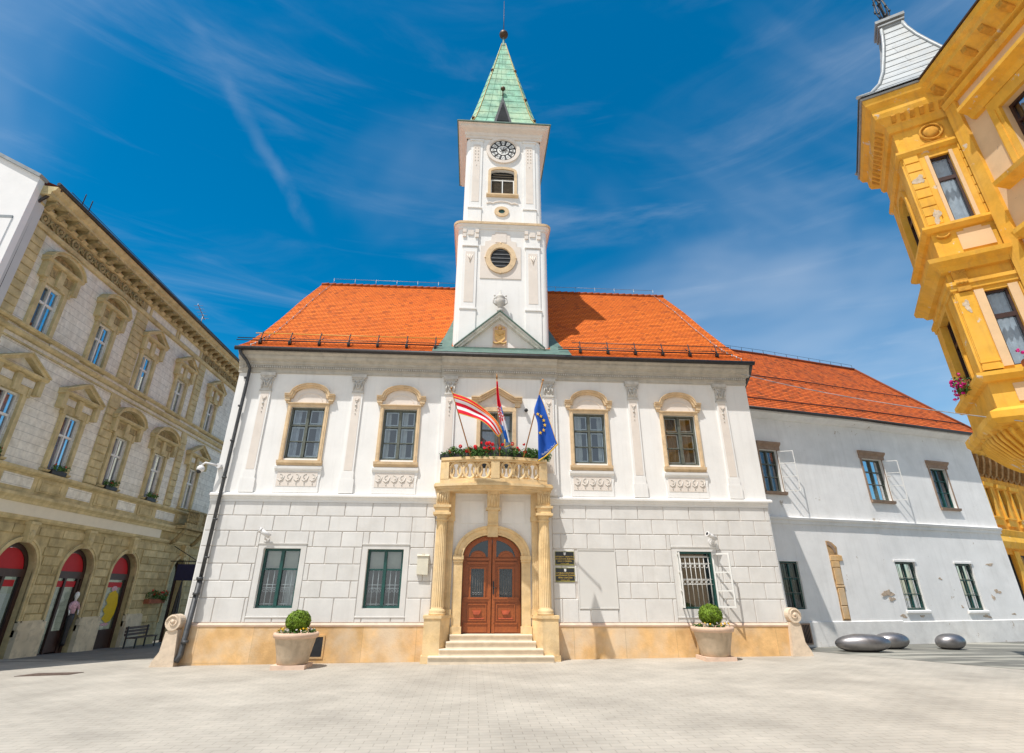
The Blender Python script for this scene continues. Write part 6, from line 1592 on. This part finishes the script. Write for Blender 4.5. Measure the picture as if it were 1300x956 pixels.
# flower boxes on the oriel sills
T=thing('flower_box','box of magenta petunias on the shaded side sill of the yellow oriel','flower box',FYB(LBw-1.2,.3,7.0),'petunia boxes on the yellow oriel')
for (fr,u0,u1,T_,lab) in((FYB,LBw-1.5,LBw-.75,T,''),(FYA,.72,1.5,None,'box of magenta petunias on the sunlit sill of the yellow oriel')):
    if T_ is None: T_=thing('flower_box',lab,'flower box',fr(.9,.3,7.0),'petunia boxes on the yellow oriel')
    m=MB(fr); m.box(u0,u1,.14,.34,7.0,7.16); child(m,'box','terracotta',T_)
    m=MB()
    for k in range(12): leaves(m,fr(random.uniform(u0,u1),.26+random.uniform(-.05,.12),7.2+random.uniform(-.25,.15)),(.13,.12,.13),45,.035)
    child(m,'foliage','leafd',T_)
    m=MB()
    for k in range(24): blossom(m,fr(random.uniform(u0-.1,u1+.1),.34+random.uniform(-.1,.12),7.16+random.uniform(-.35,.25)),.055,9)
    child(m,'blossoms','magenta',T_)
# overhead cable
m=MB(); A_=Vector((10.45,-.40,9.95)); B_=FYA(.3,.25,5.7)
m.tube([A_+(B_-A_)*(i/24)+Vector((0,0,-.35*4*(i/24)*(1-i/24)*.5)) for i in range(25)],.013,5,world=True)
tag(m.build('overhead_cable','steel'),'thin overhead cable strung from the town hall corner to the yellow oriel','cable')

# ================================================================== FAR ORANGE BUILDING
OB=thing('orange_shop_building','ornate orange building with a ground floor shop seen beyond the annex','building',(30,14,0))
FO=Fr((24,9,0),28)
mo=[(9.55,10.35,6.4,8.2),(11.6,12.4,6.4,8.2),(13.6,14.4,6.4,8.2),(7.5,8.3,6.4,8.2)]
gh=[(9.2,10.6,-.5,4.2),(11.4,13.0,-.5,4.2),(7.2,8.4,-.5,4.2)]
m=MB(FO); m.wall(5.6,22,-1,10.8,mo+gh,0,.3); m.quad((5.6,0,-1),(5.6,-6,-1),(5.6,-6,10.8),(5.6,0,10.8)); m.build('wall','orange',OB)
for h in mo: 
    w_=casement(OB,FO,*h,-.15,'mahog',2,(.35,),.06,'darkglass',None,interior=False); m=MB(FO); a,b,c,d=h; m.box(a-.2,a,0,.1,c,d); m.box(b,b+.2,0,.1,c,d); m.prof(a-.3,b+.3,[(0,d+.05),(.2,d+.1),(.25,d+.3),(0,d+.35)]); m.box(a-.2,b+.2,0,.12,c-.5,c-.05); m.prof(a-.3,b+.3,[(0,c-.1),(.2,c-.06),(.2,c+.02),(0,c+.03)]); m.build('surround','yellow',w_)
for h in gh:
    w_=casement(OB,FO,*h,-.2,'black',1,(.25,),.08,'darkglass',None,interior=False)
m=MB(FO); m.prof(5.6,22,[(0,4.5),(.25,4.55),(.35,4.9),(.2,5.3),(.3,5.6),(0,5.7)]); m.prof(5.6,22,[(0,10.2),(.2,10.25),(.5,10.5),(.55,10.75),(0,10.85)]); m.build('cornice','yellow',OB)
m=MB(FO); y=6
while y<20: m.prof(y,y+.3,[(0,8.9),(.2,9.1),(.42,9.8),(.45,10.2),(0,10.2)]); m.ball((y+.6,.08,9.5),.2,8,(1,.5,1)); m.ball((y+.6,.08,9.0),.14,8,(1,.5,1)); y+=.95
m.build('frieze_brackets','brownorn',OB)
m=MB(FO); m.box(10.62,11.38,0,.08,-.5,4.4); m.box(8.45,9.15,0,.08,-.5,4.4); m.build('shop_pier','yellow',OB)

# ================================================================== camera, sun, sky
f=690.; pi_,ya,ro=R(24.7),R(3.7),R(.21); C0=Vector((0,-20,2.05))
cp_,sp_=math.cos(pi_),math.sin(pi_)
fw=Vector((math.sin(ya)*cp_,math.cos(ya)*cp_,sp_)); rr_=Vector((math.cos(ya),-math.sin(ya),0)); uu=rr_.cross(fw)
cR=rr_*math.cos(ro)+uu*math.sin(ro); cU=uu*math.cos(ro)-rr_*math.sin(ro)
cam=bpy.data.cameras.new('camera'); co_=bpy.data.objects.new('camera',cam); COL.objects.link(co_)
Mx=Matrix((cR,cU,-fw)).transposed().to_4x4(); Mx.translation=C0; co_.matrix_world=Mx
cam.sensor_fit='HORIZONTAL'; cam.sensor_width=36; cam.lens=f/1300*36; cam.shift_y=-45/1300; cam.clip_end=3000; cam.clip_start=.05
scene.camera=co_
sd=Vector((.30,.335,-.945)).normalized()
sl=bpy.data.lights.new('sun','SUN'); sl.energy=4.9; sl.angle=R(.53); sl.color=(1,.965,.915)
so_=bpy.data.objects.new('sun',sl); COL.objects.link(so_); so_.rotation_euler=sd.to_track_quat('-Z','Y').to_euler()
W=bpy.data.worlds.new('World'); scene.world=W; W.use_nodes=True; nt=W.node_tree; N=nt.nodes; L=nt.links
bg=N['Background']; bg.inputs['Strength'].default_value=.15
sky=N.new('ShaderNodeTexSky'); sky.sky_type='NISHITA'; sky.sun_disc=False; sky.sun_elevation=math.asin(-sd.z); sky.sun_rotation=math.atan2(-sd.x,-sd.y)%(2*math.pi)
sky.air_density=1.0; sky.dust_density=.6; sky.ozone_density=3.0; sky.altitude=200
tc=N.new('ShaderNodeTexCoord')
hs=N.new('ShaderNodeHueSaturation'); hs.inputs['Saturation'].default_value=1.50; hs.inputs['Value'].default_value=.98; hs.inputs['Hue'].default_value=.487; L.new(sky.outputs[0],hs.inputs['Color'])
# sky deepest away from the sun; unseen white haze added sunward to brighten facades
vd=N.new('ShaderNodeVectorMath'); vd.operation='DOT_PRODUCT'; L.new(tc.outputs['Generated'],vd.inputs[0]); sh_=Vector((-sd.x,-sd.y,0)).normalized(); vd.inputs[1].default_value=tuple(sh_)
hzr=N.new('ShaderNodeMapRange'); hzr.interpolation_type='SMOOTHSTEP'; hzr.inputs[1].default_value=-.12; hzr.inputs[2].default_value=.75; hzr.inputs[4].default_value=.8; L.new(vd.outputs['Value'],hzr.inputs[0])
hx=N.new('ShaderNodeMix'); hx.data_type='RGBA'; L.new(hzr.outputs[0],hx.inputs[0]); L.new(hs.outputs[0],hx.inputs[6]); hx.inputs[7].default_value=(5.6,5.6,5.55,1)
def cloudlayer(rot,scl,ns,lo,hi,amt,det=8,dist=.6):
    mp=N.new('ShaderNodeMapping'); mp.inputs['Rotation'].default_value=rot; mp.inputs['Scale'].default_value=scl; L.new(tc.outputs['Generated'],mp.inputs['Vector'])
    n=N.new('ShaderNodeTexNoise'); n.inputs['Scale'].default_value=ns; n.inputs['Detail'].default_value=det; n.inputs['Roughness'].default_value=.58; n.inputs['Distortion'].default_value=dist; L.new(mp.outputs[0],n.inputs['Vector'])
    r=N.new('ShaderNodeMapRange'); r.interpolation_type='SMOOTHSTEP'; r.inputs[1].default_value=lo; r.inputs[2].default_value=hi; r.inputs[4].default_value=amt; L.new(n.outputs['Fac'],r.inputs[0]); return r.outputs[0]
def add(a,b):
    x=N.new('ShaderNodeMath'); x.operation='ADD'; L.new(a,x.inputs[0]); L.new(b,x.inputs[1]); return x.outputs[0]
c1_=cloudlayer((0,R(35),R(15)),(1.,1.,5.5),1.5,.46,.88,.15)
c2_=cloudlayer((R(20),R(-30),R(0)),(1.2,1.,9.),2.2,.50,.90,.14)
c3_=cloudlayer((0,0,R(25)),(1,1,1.6),1.1,.42,.80,.30,5)
sx_=N.new('ShaderNodeSeparateXYZ'); L.new(tc.outputs['Generated'],sx_.inputs[0])
tot=add(add(c1_,c2_),c3_)
# an old aircraft trail: a thin, broken arc across the upper left of the sky
def dirpx(x,y): return (fw+cR*((x-650)/f)-cU*((y-433)/f)).normalized()
da,db=dirpx(222,-10),dirpx(385,275); nrm=da.cross(db).normalized(); mid=(da+db).normalized(); hl=da.dot(mid)
def dotn(v,out='Value'):
    x=N.new('ShaderNodeVectorMath'); x.operation='DOT_PRODUCT'; x.inputs[1].default_value=tuple(v)
    nn_=N.new('ShaderNodeTexNoise'); nn_.inputs['Scale'].default_value=9; nn_.inputs['Detail'].default_value=6; L.new(tc.outputs['Generated'],nn_.inputs['Vector'])
    sb=N.new('ShaderNodeVectorMath'); sb.operation='SUBTRACT'; L.new(nn_.outputs['Color'],sb.inputs[0]); sb.inputs[1].default_value=(.5,.5,.5)
    sc2=N.new('ShaderNodeVectorMath'); sc2.operation='SCALE'; sc2.inputs[3].default_value=.05; L.new(sb.outputs[0],sc2.inputs[0])
    ad2=N.new('ShaderNodeVectorMath'); ad2.operation='ADD'; L.new(tc.outputs['Generated'],ad2.inputs[0]); L.new(sc2.outputs[0],ad2.inputs[1]); L.new(ad2.outputs[0],x.inputs[0]); return x.outputs['Value']
def mth(op,a,b=None):
    x=N.new('ShaderNodeMath'); x.operation=op
    for i,v in enumerate((a,b)):
        if v is None: continue
        if isinstance(v,(int,float)): x.inputs[i].default_value=v
        else: L.new(v,x.inputs[i])
    return x.outputs[0]
def mrg(v,a,b,c,d):
    r=N.new('ShaderNodeMapRange'); r.interpolation_type='SMOOTHSTEP'
    for i,q in enumerate((a,b,c,d)): r.inputs[i+1].default_value=q
    L.new(v,r.inputs[0]); return r.outputs[0]
ln_=mrg(mth('ABSOLUTE',dotn(nrm)),.0,.016,1,0); ext=mrg(dotn(mid),hl-.012,hl+.02,0,1); brk=cloudlayer((0,0,0),(1,1,1),7.,.35,.62,1.,6)
tot=add(tot,mth('MULTIPLY',mth('MULTIPLY',mth('MULTIPLY',ln_,ext),brk),.075))
# cirrus are denser toward the horizon
hz=N.new('ShaderNodeMapRange'); hz.inputs[1].default_value=.95; hz.inputs[2].default_value=.35; hz.inputs[3].default_value=.45; hz.inputs[4].default_value=1.7; L.new(sx_.outputs['Z'],hz.inputs[0])
ml=N.new('ShaderNodeMath'); ml.operation='MULTIPLY'; ml.use_clamp=True; L.new(tot,ml.inputs[0]); L.new(hz.outputs[0],ml.inputs[1])
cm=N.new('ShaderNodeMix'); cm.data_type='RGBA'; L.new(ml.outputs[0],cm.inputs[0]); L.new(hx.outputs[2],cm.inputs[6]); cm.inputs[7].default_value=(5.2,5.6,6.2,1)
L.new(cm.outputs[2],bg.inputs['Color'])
scene.view_settings.view_transform='Standard'; scene.view_settings.look='None'; scene.view_settings.exposure=0; scene.view_settings.gamma=1
scene.cycles.max_bounces=6; scene.cycles.transparent_max_bounces=12
for o in list(bpy.data.objects):
    if '_b' in o: del o['_b']
for m_ in bpy.data.materials:
    if '_c' in m_: del m_['_c']
